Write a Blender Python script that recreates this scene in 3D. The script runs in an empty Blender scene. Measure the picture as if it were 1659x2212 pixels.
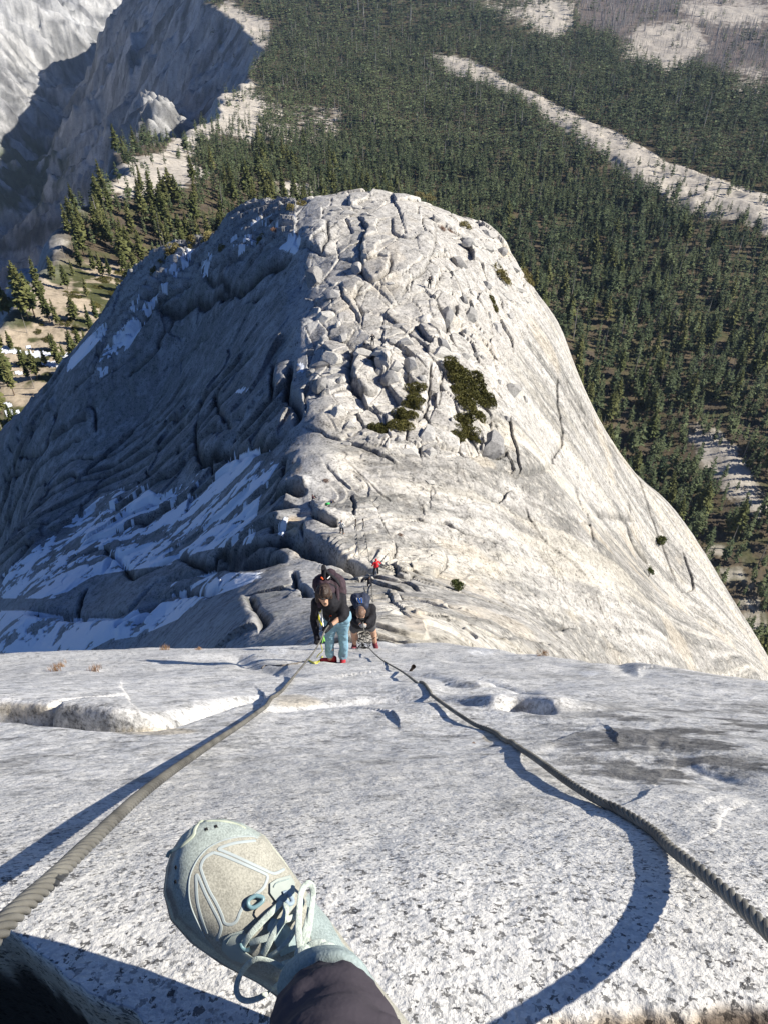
import bpy, math, random
import numpy as np
from mathutils import Vector, Matrix
scene = bpy.context.scene
COL = scene.collection
RAD = math.radians
# ------------------------------------------------------------------ camera
PITCH = 42.0
F_REF = 1663.0                      # focal length in reference pixels (picture 1659 x 2212)
cam_data = bpy.data.cameras.new("camera")
cam_data.sensor_fit = 'VERTICAL'
cam_data.sensor_height = 24.0
cam_data.lens = 24.0 * F_REF / 2212.0
cam_data.clip_start = 0.02
cam_data.clip_end = 60000
cam = bpy.data.objects.new("camera", cam_data)
COL.objects.link(cam)
cam.location = (0, 0, 0)
cam.rotation_euler = (RAD(90 - PITCH), 0, 0)
scene.camera = cam
# ------------------------------------------------------------------ sky, sun, exposure
SUN_EL, SUN_BACK = 34.0, -1.0       # sun stands to the right and a little behind
world = bpy.data.worlds.new("World")
scene.world = world
world.use_nodes = True
wn = world.node_tree
for n in list(wn.nodes): wn.nodes.remove(n)
sky = wn.nodes.new('ShaderNodeTexSky'); sky.sky_type = 'NISHITA'; sky.sun_disc = False
sky.sun_elevation = RAD(SUN_EL); sky.sun_rotation = RAD(90 + SUN_BACK); sky.altitude = 2600
sky.air_density = 1.0; sky.dust_density = 0.3; sky.ozone_density = 1.5
bg = wn.nodes.new('ShaderNodeBackground'); bg.inputs[1].default_value = 0.05
wo = wn.nodes.new('ShaderNodeOutputWorld')
tint = wn.nodes.new('ShaderNodeMix'); tint.data_type = 'RGBA'; tint.blend_type = 'MULTIPLY'; tint.inputs[0].default_value = 1; tint.inputs[7].default_value = (.62, .87, 1.34, 1)
wn.links.new(sky.outputs[0], tint.inputs[6]); wn.links.new(tint.outputs[2], bg.inputs[0]); wn.links.new(bg.outputs[0], wo.inputs[0])
sun_data = bpy.data.lights.new("sun", 'SUN'); sun_data.energy = 5.0; sun_data.angle = RAD(0.5)
sun_data.color = (1.0, 0.94, 0.84)
sun = bpy.data.objects.new("sun", sun_data); COL.objects.link(sun)
SUN = Vector((math.cos(RAD(SUN_EL)) * math.cos(RAD(SUN_BACK)), -math.cos(RAD(SUN_EL)) * math.sin(RAD(SUN_BACK)), math.sin(RAD(SUN_EL))))
sun.rotation_euler = SUN.to_track_quat('Z', 'Y').to_euler()
scene.view_settings.view_transform = 'Standard'
scene.view_settings.look = 'None'
scene.view_settings.exposure = 0.66
scene.view_settings.gamma = 1
scene.cycles.max_bounces = 5; scene.cycles.diffuse_bounces = 3; scene.cycles.volume_bounces = 0
scene.cycles.use_adaptive_sampling = True
# ------------------------------------------------------------------ projection helpers
cp, sp = math.cos(RAD(PITCH)), math.sin(RAD(PITCH))
def ray(X, Y):
    """unit-forward direction of the sight line through a point of the photograph (numpy ok)"""
    u = (np.asarray(X, float) - 829.5) / F_REF; v = (1106.0 - np.asarray(Y, float)) / F_REF
    return np.stack([u, cp + v * sp, -sp + v * cp], -1)
def P(X, Y, z=None, d=None, t=None):
    r = ray(X, Y)
    if t is not None: return r * t
    if z is not None: return r * (z / r[..., 2:3] if r.ndim > 1 else z / r[2])
    return r / np.linalg.norm(r, axis=-1, keepdims=True) * d
def proj(p):
    p = np.asarray(p, float)
    f = p[..., 1] * cp - p[..., 2] * sp
    f = np.where(f < 1e-3, 1e-3, f)
    up = p[..., 1] * sp + p[..., 2] * cp
    return 829.5 + F_REF * p[..., 0] / f, 1106.0 - F_REF * up / f, f
# ------------------------------------------------------------------ noise (numpy)
def _h(ix, iy, s):
    n = (ix.astype(np.int64) * 374761393 + iy.astype(np.int64) * 668265263 + s * 974634777) & 0x7fffffff
    n = ((n ^ (n >> 13)) * 1274126177) & 0x7fffffff
    n = ((n ^ (n >> 16)) * 60493) & 0x7fffffff
    return ((n ^ (n >> 15)) & 0xffff) / 65535.0
def vnoise(x, y, s=0):
    ix, iy = np.floor(x), np.floor(y); fx, fy = x - ix, y - iy
    fx = fx * fx * fx * (fx * (fx * 6 - 15) + 10); fy = fy * fy * fy * (fy * (fy * 6 - 15) + 10)
    a, b, c, d = _h(ix, iy, s), _h(ix + 1, iy, s), _h(ix, iy + 1, s), _h(ix + 1, iy + 1, s)
    return (a + (b - a) * fx) * (1 - fy) + (c + (d - c) * fx) * fy
def fbm(x, y, s=0, o=4, g=0.5, l=2.03):
    t = 0; a = 1.0; n = 0
    for k in range(o):
        t = t + a * (vnoise(x, y, s + k * 7) * 2 - 1); n += a; a *= g
        x, y = x * l * .8 - y * l * .6, x * l * .6 + y * l * .8
    return t / n
def ridged(x, y, s=0, o=4, g=0.5):
    t = 0; a = 1.0; n = 0
    for k in range(o):
        t = t + a * (1 - np.abs(vnoise(x, y, s + k * 7) * 2 - 1)); n += a; a *= g
        x, y = x * 1.64 - y * 1.23, x * 1.23 + y * 1.64
    return t / n
def voro(x, y, s=0, jit=0.9):
    """F1, F2, id of the nearest cell"""
    ix, iy = np.floor(x), np.floor(y)
    f1 = np.full(x.shape, 9.0); f2 = np.full(x.shape, 9.0); cid = np.zeros(x.shape); ox = np.zeros(x.shape); oy = np.zeros(x.shape)
    for dx in (-1, 0, 1):
        for dy in (-1, 0, 1):
            cx, cy = ix + dx, iy + dy
            px = cx + .5 + (_h(cx, cy, s) - .5) * jit; py = cy + .5 + (_h(cx, cy, s + 1) - .5) * jit
            d = np.hypot(px - x, py - y); h = _h(cx, cy, s + 2)
            m = d < f1
            f2 = np.where(m, f1, np.minimum(f2, d)); cid = np.where(m, h, cid); f1 = np.where(m, d, f1); ox = np.where(m, x - px, ox); oy = np.where(m, y - py, oy)
    return f1, f2, cid, ox, oy
def sst(a, b, x):
    t = np.clip((x - a) / (b - a), 0, 1); return t * t * (3 - 2 * t)
class TPS:
    def __init__(s, pts, lam=1e-3):
        p = np.asarray(pts, float); s.xy = p[:, :2]; s.sc = np.ptp(s.xy, axis=0).max(); q = s.xy / s.sc; n = len(q)
        K = s.k(np.linalg.norm(q[:, None] - q[None], axis=-1)) + lam * np.eye(n)
        A = np.zeros((n + 3, n + 3)); A[:n, :n] = K; A[:n, n] = 1; A[:n, n + 1:] = q; A[n, :n] = 1; A[n + 1:, :n] = q.T
        s.w = np.linalg.solve(A, np.concatenate([p[:, 2], [0, 0, 0]])); s.q = q
    @staticmethod
    def k(r): return r * r * np.log(r + 1e-9)
    def __call__(s, x, y):
        sh = x.shape; x = x.ravel() / s.sc; y = y.ravel() / s.sc; n = len(s.q)
        o = s.w[n] + s.w[n + 1] * x + s.w[n + 2] * y
        for i in range(n):
            r2 = (x - s.q[i, 0]) ** 2 + (y - s.q[i, 1]) ** 2
            o = o + s.w[i] * .5 * r2 * np.log(r2 + 1e-14)
        return o.reshape(sh)
def catmull(pts, n):
    p = np.array(pts, float); p = np.vstack([2 * p[0] - p[1], p, 2 * p[-1] - p[-2]]); out = []
    for i in range(1, len(p) - 2):
        for t in np.linspace(0, 1, n, endpoint=False):
            out.append(.5 * ((2 * p[i]) + (-p[i - 1] + p[i + 1]) * t + (2 * p[i - 1] - 5 * p[i] + 4 * p[i + 1] - p[i + 2]) * t * t + (-p[i - 1] + 3 * p[i] - 3 * p[i + 1] + p[i + 2]) * t**3))
    out.append(p[-2]); return np.array(out)
# ------------------------------------------------------------------ mesh helpers
def mesh_np(name, V, F, mat=None, smooth=True, mats=None, fmat=None):
    """V (n,3), F (m,k) numpy"""
    me = bpy.data.meshes.new(name); V = np.asarray(V, np.float32); F = np.asarray(F, np.int32)
    me.vertices.add(len(V)); me.vertices.foreach_set('co', V.ravel())
    k = F.shape[1]
    me.loops.add(F.size); me.loops.foreach_set('vertex_index', F.ravel())
    me.polygons.add(len(F)); me.polygons.foreach_set('loop_start', np.arange(0, F.size, k, dtype=np.int32))
    me.polygons.foreach_set('use_smooth', np.full(len(F), smooth))
    for m in (mats or ([mat] if mat else [])): me.materials.append(m)
    if fmat is not None: me.polygons.foreach_set('material_index', np.asarray(fmat, np.int32))
    me.update(calc_edges=True); me.validate()
    return me
def mesh_pf(name, verts, faces, mat=None, smooth=True):
    me = bpy.data.meshes.new(name); me.from_pydata([tuple(v) for v in verts], [], faces); me.update()
    for p in me.polygons: p.use_smooth = smooth
    if mat: me.materials.append(mat)
    return me
def link(name, me, parent=None, loc=None, rot=None, sc=None, **props):
    o = bpy.data.objects.new(name, me); COL.objects.link(o)
    if parent is not None: o.parent = parent
    if loc is not None: o.location = loc
    if rot is not None: o.rotation_euler = rot
    if sc is not None: o.scale = sc
    for k, v in props.items(): o[k] = v
    return o
def vattr(me, name, a):
    at = me.attributes.new(name, 'FLOAT', 'POINT'); at.data.foreach_set('value', np.asarray(a, np.float32).ravel())
def cattr(me, name, rgb):
    at = me.attributes.new(name, 'FLOAT_COLOR', 'POINT')
    c = np.ones((len(rgb), 4), np.float32); c[:, :3] = rgb; at.data.foreach_set('color', c.ravel())
class Polar:
    """height field z(theta, r) about a centre on the ground plane"""
    def __init__(s, cx, cy, th, rr):
        s.cx, s.cy, s.th, s.rr = cx, cy, th, rr
        T, R = np.meshgrid(th, rr); s.x = cx + R * np.sin(T); s.y = cy + R * np.cos(T); s.T, s.R = T, R
    def faces(s):
        nr, nt = s.T.shape; i = np.arange(nr * nt).reshape(nr, nt)
        return np.stack([i[:-1, :-1], i[:-1, 1:], i[1:, 1:], i[1:, :-1]], -1).reshape(-1, 4)
    def at(s, x, y, A=None):
        A = s.z if A is None else A
        t = np.arctan2(x - s.cx, y - s.cy); r = np.hypot(x - s.cx, y - s.cy)
        ti = np.clip(np.interp(t, s.th, np.arange(len(s.th))), 0, len(s.th) - 1.001)
        ri = np.clip(np.interp(r, s.rr, np.arange(len(s.rr))), 0, len(s.rr) - 1.001)
        a = ti.astype(int); b = ri.astype(int); fa = ti - a; fb = ri - b
        return (A[b, a] * (1 - fa) + A[b, a + 1] * fa) * (1 - fb) + (A[b + 1, a] * (1 - fa) + A[b + 1, a + 1] * fa) * fb
    def hit(s, X, Y, t0, t1, n=500):
        """first meeting of the sight line with the surface; returns (k,3)"""
        d = ray(np.atleast_1d(X), np.atleast_1d(Y)); ts = np.geomspace(t0, t1, n)
        p = d[:, None, :] * ts[None, :, None]
        g = p[..., 2] - s.at(p[..., 0], p[..., 1])
        below = g < 0; k = np.argmax(below, axis=1); k = np.where(below.any(1), np.maximum(k, 1), n - 1)
        r = np.arange(len(k)); g0, g1 = g[r, k - 1], g[r, k]; f = np.clip(g0 / (g0 - g1 + 1e-12), 0, 1)
        tt = ts[k - 1] + (ts[k] - ts[k - 1]) * f
        return d * tt[:, None]
    def mesh(s, name, mat):
        V = np.stack([s.x, s.y, s.z], -1).reshape(-1, 3)
        return mesh_np(name, V, s.faces(), mat)
def inpoly(X, Y, poly):
    c = np.zeros(X.shape, bool); n = len(poly); j = n - 1
    for i in range(n):
        xi, yi = poly[i]; xj, yj = poly[j]
        if yi != yj: c ^= ((yi > Y) != (yj > Y)) & (X < (xj - xi) * (Y - yi) / (yj - yi) + xi)
        j = i
    return c
def segdist(X, Y, line):
    """distance to a polyline, signed (+ on its left), and the 0..1 place along it"""
    best = np.full(X.shape, 1e9); sg = np.ones(X.shape); al = np.zeros(X.shape)
    L = np.cumsum([0] + [math.dist(line[i][:2], line[i + 1][:2]) for i in range(len(line) - 1)])
    for i in range(len(line) - 1):
        (ax, ay), (bx, by) = line[i][:2], line[i + 1][:2]; dx, dy = bx - ax, by - ay; l2 = dx * dx + dy * dy + 1e-12
        t = np.clip(((X - ax) * dx + (Y - ay) * dy) / l2, 0, 1)
        d = np.hypot(X - ax - t * dx, Y - ay - t * dy); m = d < best
        best = np.where(m, d, best); sg = np.where(m, np.sign(dx * (Y - ay) - dy * (X - ax)), sg)
        al = np.where(m, (L[i] + t * (L[i + 1] - L[i])) / L[-1], al)
    return best, sg, al

# ================================================================== TERRAIN
rng = random.Random(5)
# ---- material helpers
class NT:
    def __init__(s, name):
        s.m = bpy.data.materials.new(name); s.m.use_nodes = True; s.t = s.m.node_tree
        s.b = s.t.nodes['Principled BSDF']; s.o = s.t.nodes['Material Output']
    def n(s, kind, **kw):
        nd = s.t.nodes.new('ShaderNode' + kind)
        for k, v in kw.items():
            if k.startswith('i_'):
                k = k[2:]; nd.inputs[int(k) if k.isdigit() else k].default_value = v
            else: setattr(nd, k, v)
        return nd
    def l(s, a, b): s.t.links.new(a, b)
    def noise(s, scale, detail=3, rough=.5, vec=None):
        nd = s.n('TexNoise'); nd.inputs['Scale'].default_value = scale; nd.inputs['Detail'].default_value = detail
        nd.inputs['Roughness'].default_value = rough
        if vec is not None: s.l(vec, nd.inputs['Vector'])
        return nd.outputs['Fac']
    def ramp(s, fac, stops):
        nd = s.n('ValToRGB'); e = nd.color_ramp.elements
        while len(e) < len(stops): e.new(.5)
        for el, (p, c) in zip(e, stops): el.position = p; el.color = (*c, 1) if len(c) == 3 else c
        s.l(fac, nd.inputs[0]); return nd.outputs[0]
    def mix(s, fac, a, b, mode='MIX'):
        nd = s.n('Mix', data_type='RGBA', blend_type=mode)
        for v, i in ((fac, 0), (a, 6), (b, 7)):
            if hasattr(v, 'is_linked'): s.l(v, nd.inputs[i])
            elif i == 0: nd.inputs[0].default_value = v
            else: nd.inputs[i].default_value = (*v, 1)
        return nd.outputs[2]
    def math(s, op, a, b=0.0, c=0.0, clamp=False):
        nd = s.n('Math', operation=op, use_clamp=clamp)
        for i, v in enumerate((a, b, c)):
            if hasattr(v, 'is_linked'): s.l(v, nd.inputs[i])
            else: nd.inputs[i].default_value = v
        return nd.outputs[0]
    def attr(s, name): return s.n('Attribute', attribute_name=name)
    def obj(s): return s.n('TexCoord').outputs['Object']
    def map(s, vec, scale=(1, 1, 1), rot=(0, 0, 0)):
        nd = s.n('Mapping'); nd.inputs['Scale'].default_value = scale; nd.inputs['Rotation'].default_value = rot
        s.l(vec, nd.inputs['Vector']); return nd.outputs[0]
    def bump(s, h, strength=.5, dist=.01, normal=None):
        nd = s.n('Bump'); nd.inputs['Strength'].default_value = strength; nd.inputs['Distance'].default_value = dist
        s.l(h, nd.inputs['Height'])
        if normal is not None: s.l(normal, nd.inputs['Normal'])
        return nd.outputs[0]
def rock_mat(name, speck, bump_d, contrast=.35, spec=.12, tint=(1, 1, 1)):
    """colour attribute 'tone' x crystal speckle; speck = speckles per metre"""
    k = NT(name); o = k.obj(); tone = k.attr('tone').outputs['Color']
    a = k.noise(speck, 4, .65, o); b = k.noise(speck * .23, 3, .6, o)
    f = k.math('ADD', k.math('MULTIPLY', a, .62), k.math('MULTIPLY', b, .38))
    sp_ = k.ramp(f, [(.36, (1 - contrast * 1.9,) * 3), (.47, (1 - contrast * .45,) * 3), (.55, (1.06,) * 3), (.66, (1.2,) * 3)])
    c = k.mix(1.0, tone, sp_, 'MULTIPLY')
    k.l(c, k.b.inputs['Base Color']); k.b.inputs['Roughness'].default_value = .85
    k.b.inputs['Specular IOR Level'].default_value = spec
    h = k.noise(speck * .5, 5, .65, o)
    k.l(k.bump(h, .7, bump_d), k.b.inputs['Normal'])
    return k.m
# ---- 1. the near slab -------------------------------------------------
SLABROWS = [(2400, .79), (2212, .82), (2100, .855), (2000, .905), (1900, 1.0), (1800, 1.22), (1700, 1.62), (1600, 2.39), (1550, 3.0), (1500, 4.13), (1450, 6.9), (1432, 9.2), (1415, 12.2), (1405, 14.6)]
kn = [P(829.5, r, d=d)[1:] for r, d in SLABROWS]
ky = np.array([-3.0, -.6, -.1] + [k[0] for k in kn] + [14.0, 30.0]); kz = np.array([-.1, -.55, -.72] + [k[1] for k in kn] + [0, 0])
kz[-2] = kz[-3] + (kz[-3] - kz[-4]) / (ky[-3] - ky[-4]) * (ky[-2] - ky[-3]); kz[-1] = kz[-2] - (ky[-1] - ky[-2]) * 1.2
_s = np.diff(kz) / np.diff(ky); _m = np.concatenate([[_s[0]], (_s[1:] + _s[:-1]) / 2, [_s[-1]]])
def prof(y):
    i = np.clip(np.searchsorted(ky, y) - 1, 0, len(ky) - 2); h = ky[i + 1] - ky[i]; t = (y - ky[i]) / h
    return (2 * t**3 - 3 * t**2 + 1) * kz[i] + (t**3 - 2 * t**2 + t) * h * _m[i] + (-2 * t**3 + 3 * t**2) * kz[i + 1] + (t**3 - t**2) * h * _m[i + 1]
_rowd = [ (P(829.5, Y, d=1.0)) for Y in range(2330, 1366, -1)]
def row_y(Y):
    r = ray(829.5, Y); ys = np.geomspace(.05, 16, 4000); g = prof(ys) - ys * r[2] / r[1]
    k = np.argmax(g > 0); return ys[k] if (g > 0).any() else 16
YY = sorted(set([round(row_y(Y), 5) for Y in np.arange(2330, 1385, -1.0)] + list(np.linspace(-.5, .16, 30)) + list(np.linspace(9.5, 22, 160))))
YY = np.array(YY); YY = YY[np.concatenate([[True], np.diff(YY) > 4e-4])]
slab = Polar(0, -.6, np.concatenate([np.linspace(-RAD(86), -RAD(60), 60)[:-1], np.linspace(-RAD(60), RAD(60), 1250), np.linspace(RAD(60), RAD(86), 60)[1:]]), YY + .6)
x, y = slab.x, slab.y
z = prof(y)
yc = np.interp(slab.T, [-.9, -.66, -.55, -.4, -.25, 0, .12, .25, .38, .5, .62, .9], [6.4, 7.2, 8.2, 9.4, 11, 13, 12, 8.2, 5.6, 4.0, 3.0, 2.2])
yc = yc * np.cos(slab.T) ** .0
z = z - .07 * np.maximum(0, y - yc) ** 2 * np.interp(slab.T, [-.6, 0, .6], [1, 1, 1.6])
z = z - .06 * np.maximum(0, np.abs(x + 1.5) - 8) ** 2
PX, PY, _ = proj(np.stack([x, y, z], -1))
# broad undulation that grows with distance
am = np.clip((y - .25) / 3, .0, 1.0)
z += .11 * am * fbm(x * .42 + 3.1, y * .45, 11, 3) + .055 * am * fbm(x * 1.3, y * 1.2, 12, 4) + .011 * np.clip(y, .15, 1) * fbm(x * 5, y * 5, 13, 4) + .0035 * fbm(x * 22, y * 22, 14, 3) * np.clip(y * 2, .3, 1)
z -= .05 * am * sst(.25, .7, fbm(x * .9 + 8, y * .5, 15, 3)) * sst(.1, .2, am)
def slab_pt(X, Y): return [tuple(p) for p in slab.hit([X], [Y], .3, 40)][0] 
slab.z = z
def slab_line(pts): 
    h = slab.hit([p[0] for p in pts], [p[1] for p in pts], .3, 30); return [(a[0], a[1]) for a in h]
def ledge(S, line, h, decay, groove=0., gw=.05, rnd=.03, side=1, ends=.15, wob=0.):
    """rock on one side of the line stands h proud and fades over decay metres; an open joint runs along it"""
    if isinstance(h, list):
        cm = catmull([(p[0], p[1], i) for i, p in enumerate(line)], 6); h = list(np.interp(cm[:, 2], range(len(h)), h)); groove = list(np.interp(cm[:, 2], range(len(groove)), groove)); line = [(p[0], p[1]) for p in cm]
    elif len(line) > 2: line = [(p[0], p[1]) for p in catmull([(p[0], p[1], 0) for p in line], 4)]
    xs = [p[0] for p in line]; ys = [p[1] for p in line]; mrg = max(decay * 2.5, gw * 4, .3)
    m = (S.x > min(xs) - mrg) & (S.x < max(xs) + mrg) & (S.y > min(ys) - mrg) & (S.y < max(ys) + mrg)
    if not m.any(): return
    X, Y = S.x[m], S.y[m]
    if wob: X = X + wob * fbm(X / (wob * 6), Y / (wob * 6), 41, 3); Y = Y + wob * fbm(X / (wob * 6), Y / (wob * 6), 42, 3)
    d, sg, al = segdist(X, Y, line); sd = d * sg * side
    if S is slab: ym = np.abs(Y); gw = np.maximum(gw, .022 * ym); rnd = np.maximum(rnd, .026 * ym)
    if isinstance(h, list):
        Lc = np.cumsum([0] + [math.dist(line[i], line[i + 1]) for i in range(len(line) - 1)]); h = np.interp(al, Lc / Lc[-1], h); groove = np.interp(al, Lc / Lc[-1], groove)
    tap = sst(0, ends, al) * sst(0, ends, 1 - al) if ends > 0 else 1.0
    dz = h * tap * np.where(sd > 0, (1 - np.exp(-(sd / rnd))) * np.exp(-(sd / decay) ** 2), 0)
    dz = dz - groove * tap * np.exp(-(d / gw) ** 2)
    if hasattr(S, 'crack'): S.crack[m] = np.maximum(S.crack[m], tap * np.exp(-(d / (gw * .9)) ** 2) * min(1, groove * 1.4))
    S.z[m] += dz
# ledge block on the left
ledge(slab, slab_line([(-200, 1545), (0, 1549), (60, 1552), (86, 1553), (93, 1554), (101, 1556), (160, 1562), (240, 1570), (333, 1572), (390, 1556), (450, 1540), (530, 1522), (600, 1510)]), [.10, .10, .10, .10, -.02, .115, .115, .115, .10, .06, .045, .03, 0], .75, [.1, .1, .1, .1, .16, .08, .08, .08, .08, .06, .06, .04, 0], .04, .045, 1, 0)
ledge(slab, slab_line([(515, 1412), (520, 1428), (545, 1440), (560, 1445)]), 0.042, .5, .08, .04, .04, 1, .2)
ledge(slab, slab_line([(515, 1540), (560, 1545), (640, 1540), (800, 1530), (1000, 1525)]), 0.045, .6, .01, .05, .08, 1, .2)
ledge(slab, slab_line([(1000, 1484), (1060, 1492), (1120, 1505), (1190, 1512)]), 0.029, .5, .03, .05, .04, -1, .3)
ledge(slab, slab_line([(1080, 1546), (1120, 1542), (1165, 1546), (1210, 1550)]), 0.034, .25, .04, .03, .04, 1, .3)
ledge(slab, slab_line([(823, 1373), (845, 1384), (880, 1402)]), 0.017, .5, .10, .06, .04, -1, .2, .02)
ledge(slab, slab_line([(1285, 1428), (1340, 1437), (1410, 1449), (1490, 1460)]), 0.042, .4, .05, .05, .04, 1, .15)
ledge(slab, slab_line([(1290, 1610), (1330, 1620), (1400, 1612), (1460, 1640)]), 0.021, .25, .01, .04, .05, 1, .3, .02)
ledge(slab, slab_line([(990, 1480), (1040, 1486), (1100, 1500), (1150, 1512), (1190, 1514)]), .055, .5, .03, .05, .05, -1, .25)
ledge(slab, slab_line([(900, 1478), (960, 1482), (1040, 1488), (1120, 1502), (1180, 1512)]), .045, .7, .02, .05, .06, 1, .25)
ledge(slab, slab_line([(1060, 1545), (1100, 1543), (1150, 1546), (1200, 1550)]), .05, .3, .03, .03, .04, 1, .3)
ledge(slab, slab_line([(700, 1545), (760, 1535), (860, 1528), (960, 1530), (1060, 1545)]), .035, .6, .0, .05, .09, -1, .25)
ledge(slab, slab_line([(790, 1470), (850, 1462), (930, 1464), (1000, 1480)]), .04, .5, .01, .05, .06, 1, .3)
ledge(slab, slab_line([(510, 1440), (580, 1452), (660, 1462), (760, 1470)]), .04, .8, .02, .04, .06, 1, .3)
ledge(slab, slab_line([(0, 1462), (80, 1456), (160, 1458), (240, 1448), (300, 1440)]), .05, .8, .0, .05, .10, 1, .3)
ledge(slab, slab_line([(1340, 1664), (1400, 1666), (1450, 1664), (1500, 1672), (1560, 1700), (1659, 1720)]), .022, .25, .0, .04, .04, -1, .2, .02)
ledge(slab, slab_line([(1430, 1640), (1490, 1650), (1560, 1670), (1640, 1690)]), .018, .3, .01, .03, .04, 1, .25, .02)
ledge(slab, slab_line([(1110, 1600), (1160, 1606), (1220, 1612)]), .022, .2, .0, .03, .03, -1, .3, .01)
ledge(slab, slab_line([(1240, 1560), (1320, 1566), (1400, 1580), (1500, 1590)]), .03, .5, .0, .04, .05, -1, .3, .02)
ledge(slab, slab_line([(190, 1403), (300, 1409), (430, 1411), (520, 1414)]), .035, .8, .0, .05, .05, 1, .2)
for (cx, cy, rx, ry, h) in [(1130, 1530, .4, .35, .07), (780, 1500, .7, .6, .06), (300, 1500, .8, .5, .05), (1180, 1560, .25, .2, -.05), (1440, 1660, .22, .10, -.03), (1540, 1690, .22, .12, -.04), (1350, 1640, .14, .05, -.02), (600, 1405, .3, .2, .10), (1035, 1410, .5, .3, .08), (420, 1950, .1, .06, .0)]:
    q = slab.hit([cx], [cy], .3, 30)[0]
    slab.z += .55 * h * np.exp(-((slab.x - q[0]) / rx) ** 2 - ((slab.y - q[1]) / ry) ** 2)
PX, PY, _ = proj(np.stack([slab.x, slab.y, slab.z], -1))
# the block the shoe rests on ends at the lower left and lower right: rock falls away there
low = [(-400, 1975), (0, 1990), (60, 2010), (110, 2060), (150, 2120), (260, 2180), (330, 2260), (420, 2400)]
def px_line(pts): h = slab.hit([p[0] for p in pts], [p[1] for p in pts], .1, 4); return [(a[0], a[1]) for a in h]
ll = px_line(low)
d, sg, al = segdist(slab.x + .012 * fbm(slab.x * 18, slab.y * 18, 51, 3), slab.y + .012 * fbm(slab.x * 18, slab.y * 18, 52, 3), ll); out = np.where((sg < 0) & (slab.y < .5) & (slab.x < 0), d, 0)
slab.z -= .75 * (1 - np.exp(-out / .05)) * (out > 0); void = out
lr = px_line([(900, 2330), (1080, 2225), (1180, 2190), (1300, 2165), (1500, 2162), (1700, 2158), (2200, 2150)])
d, sg, al = segdist(slab.x + .01 * fbm(slab.x * 22, slab.y * 22, 53, 3), slab.y + .01 * fbm(slab.x * 22, slab.y * 22, 54, 3), lr); out2 = np.where((sg < 0) & (slab.y < .4), d, 0)
slab.z -= .05 * sst(0, .05, out2) + .03 * sst(0.01, .05, out2) * (ridged(slab.x * 14, slab.y * 14, 55, 4) - .5) * 2; void2 = out2
# ---- slab colours
x, y, z = slab.x, slab.y, slab.z
g = .5 + .5 * fbm(x * .8, y * .8, 21, 4)
st = fbm(x * 3.0 + z * .2, (y - z) * .55, 22, 4)
tone = .64 + .10 * (g - .5) * 2 + .07 * st
tone = tone - .20 * sst(.1, .6, fbm(x * 2.2 + 5, y * 1.1, 23, 4)) * sst(.6, 1.6, x * 1.3 + .4)           # darker lichen to the right
rgb = np.stack([tone * 1.01, tone * .995, tone * .955], -1)
def blend(rgb, m, c): return rgb * (1 - m[..., None]) + np.array(c) * m[..., None]
for (cx, cy, rx, ry) in [(600, 1404, 26, 10), (1035, 1408, 32, 8), (1255, 1412, 24, 6), (1230, 1400, 8, 3), (1270, 1455, 22, 6)]:
    e = ((PX - cx) / rx) ** 2 + ((PY - cy) / ry) ** 2 + .5 * fbm(x * 3, y * 3, 25, 3)
    rgb = blend(rgb, .8 * (1 - sst(.7, 1.1, e)), (.80, .80, .79))
for (cx, cy, rx, ry) in [(60, 1535, 90, 18), (640, 1515, 60, 15), (330, 1580, 90, 8), (1060, 1590, 20, 14)]:
    e = ((PX - cx) / rx) ** 2 + ((PY - cy) / ry) ** 2 + .7 * fbm(x * 4, y * 4, 26, 3)
    rgb = blend(rgb, .5 * (1 - sst(.4, 1.2, e)), (.50, .40, .24))
dk = sst(.06, .32, fbm(x * 5.2, y * 9.5, 27, 5, .65) + .25 * fbm(x * 1.1, y * 1.6, 28, 2)) * sst(1050, 1350, PX) * sst(1780, 1690, PY) * sst(1480, 1560, PY)
rgb = blend(rgb, .85 * dk, (.11, .108, .105)); rgb = blend(rgb, .55 * sst(.18, .42, fbm(x * 9, y * 16, 29, 4, .65)) * sst(1900, 1700, PY), (.22, .22, .215))
rgb = blend(rgb, sst(.0, .003, void) * .75, (.34, .27, .18)); rgb = blend(rgb, sst(.006, .012, void + .003 * fbm(x * 60, y * 60, 57, 2)) * .97, (.022, .018, .015))  # brown rim; past it the recess's deep shade is painted in near-black
br = sst(.0, .02, void2) * (1 - sst(.10, .2, void2))
rgb = blend(rgb, br * .85, (.34, .25, .15)); rgb = blend(rgb, br * sst(.5, .72, ridged(x * 16, y * 16, 56, 3)) * .8, (.05, .035, .03))
k = NT('granite_near'); o = k.obj(); tn = k.attr('tone').outputs['Color']
far = k.math('MULTIPLY', k.attr('dist').outputs['Fac'], 1.0, clamp=True)
wob = k.n('TexNoise'); wob.inputs['Scale'].default_value = 160; wob.inputs['Detail'].default_value = 4; k.l(o, wob.inputs['Vector'])
v1 = k.n('TexVoronoi', feature='F1'); v1.inputs['Scale'].default_value = 250; k.l(k.mix(.012, o, wob.outputs['Color']), v1.inputs['Vector'])
v2 = k.n('TexVoronoi', feature='F1'); v2.inputs['Scale'].default_value = 165
k.l(k.mix(.02, o, wob.outputs['Color']), v2.inputs['Vector'])
sep = k.n('SeparateColor'); k.l(v1.outputs['Color'], sep.inputs[0]); sep2 = k.n('SeparateColor'); k.l(v2.outputs['Color'], sep2.inputs[0])
cry = k.ramp(sep.outputs[0], [(0.0, (.42,) * 3), (.12, (.60,) * 3), (.18, (.90,) * 3), (.6, (1.03, 1.02, .99)), (1.0, (1.2, 1.18, 1.14))])
blk = k.ramp(sep2.outputs[1], [(.0, (.20, .20, .21)), (.085, (.30,) * 3), (.105, (.96,) * 3), (1, (1.08,) * 3)])
near = k.mix(1, cry, blk, 'MULTIPLY')
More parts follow.
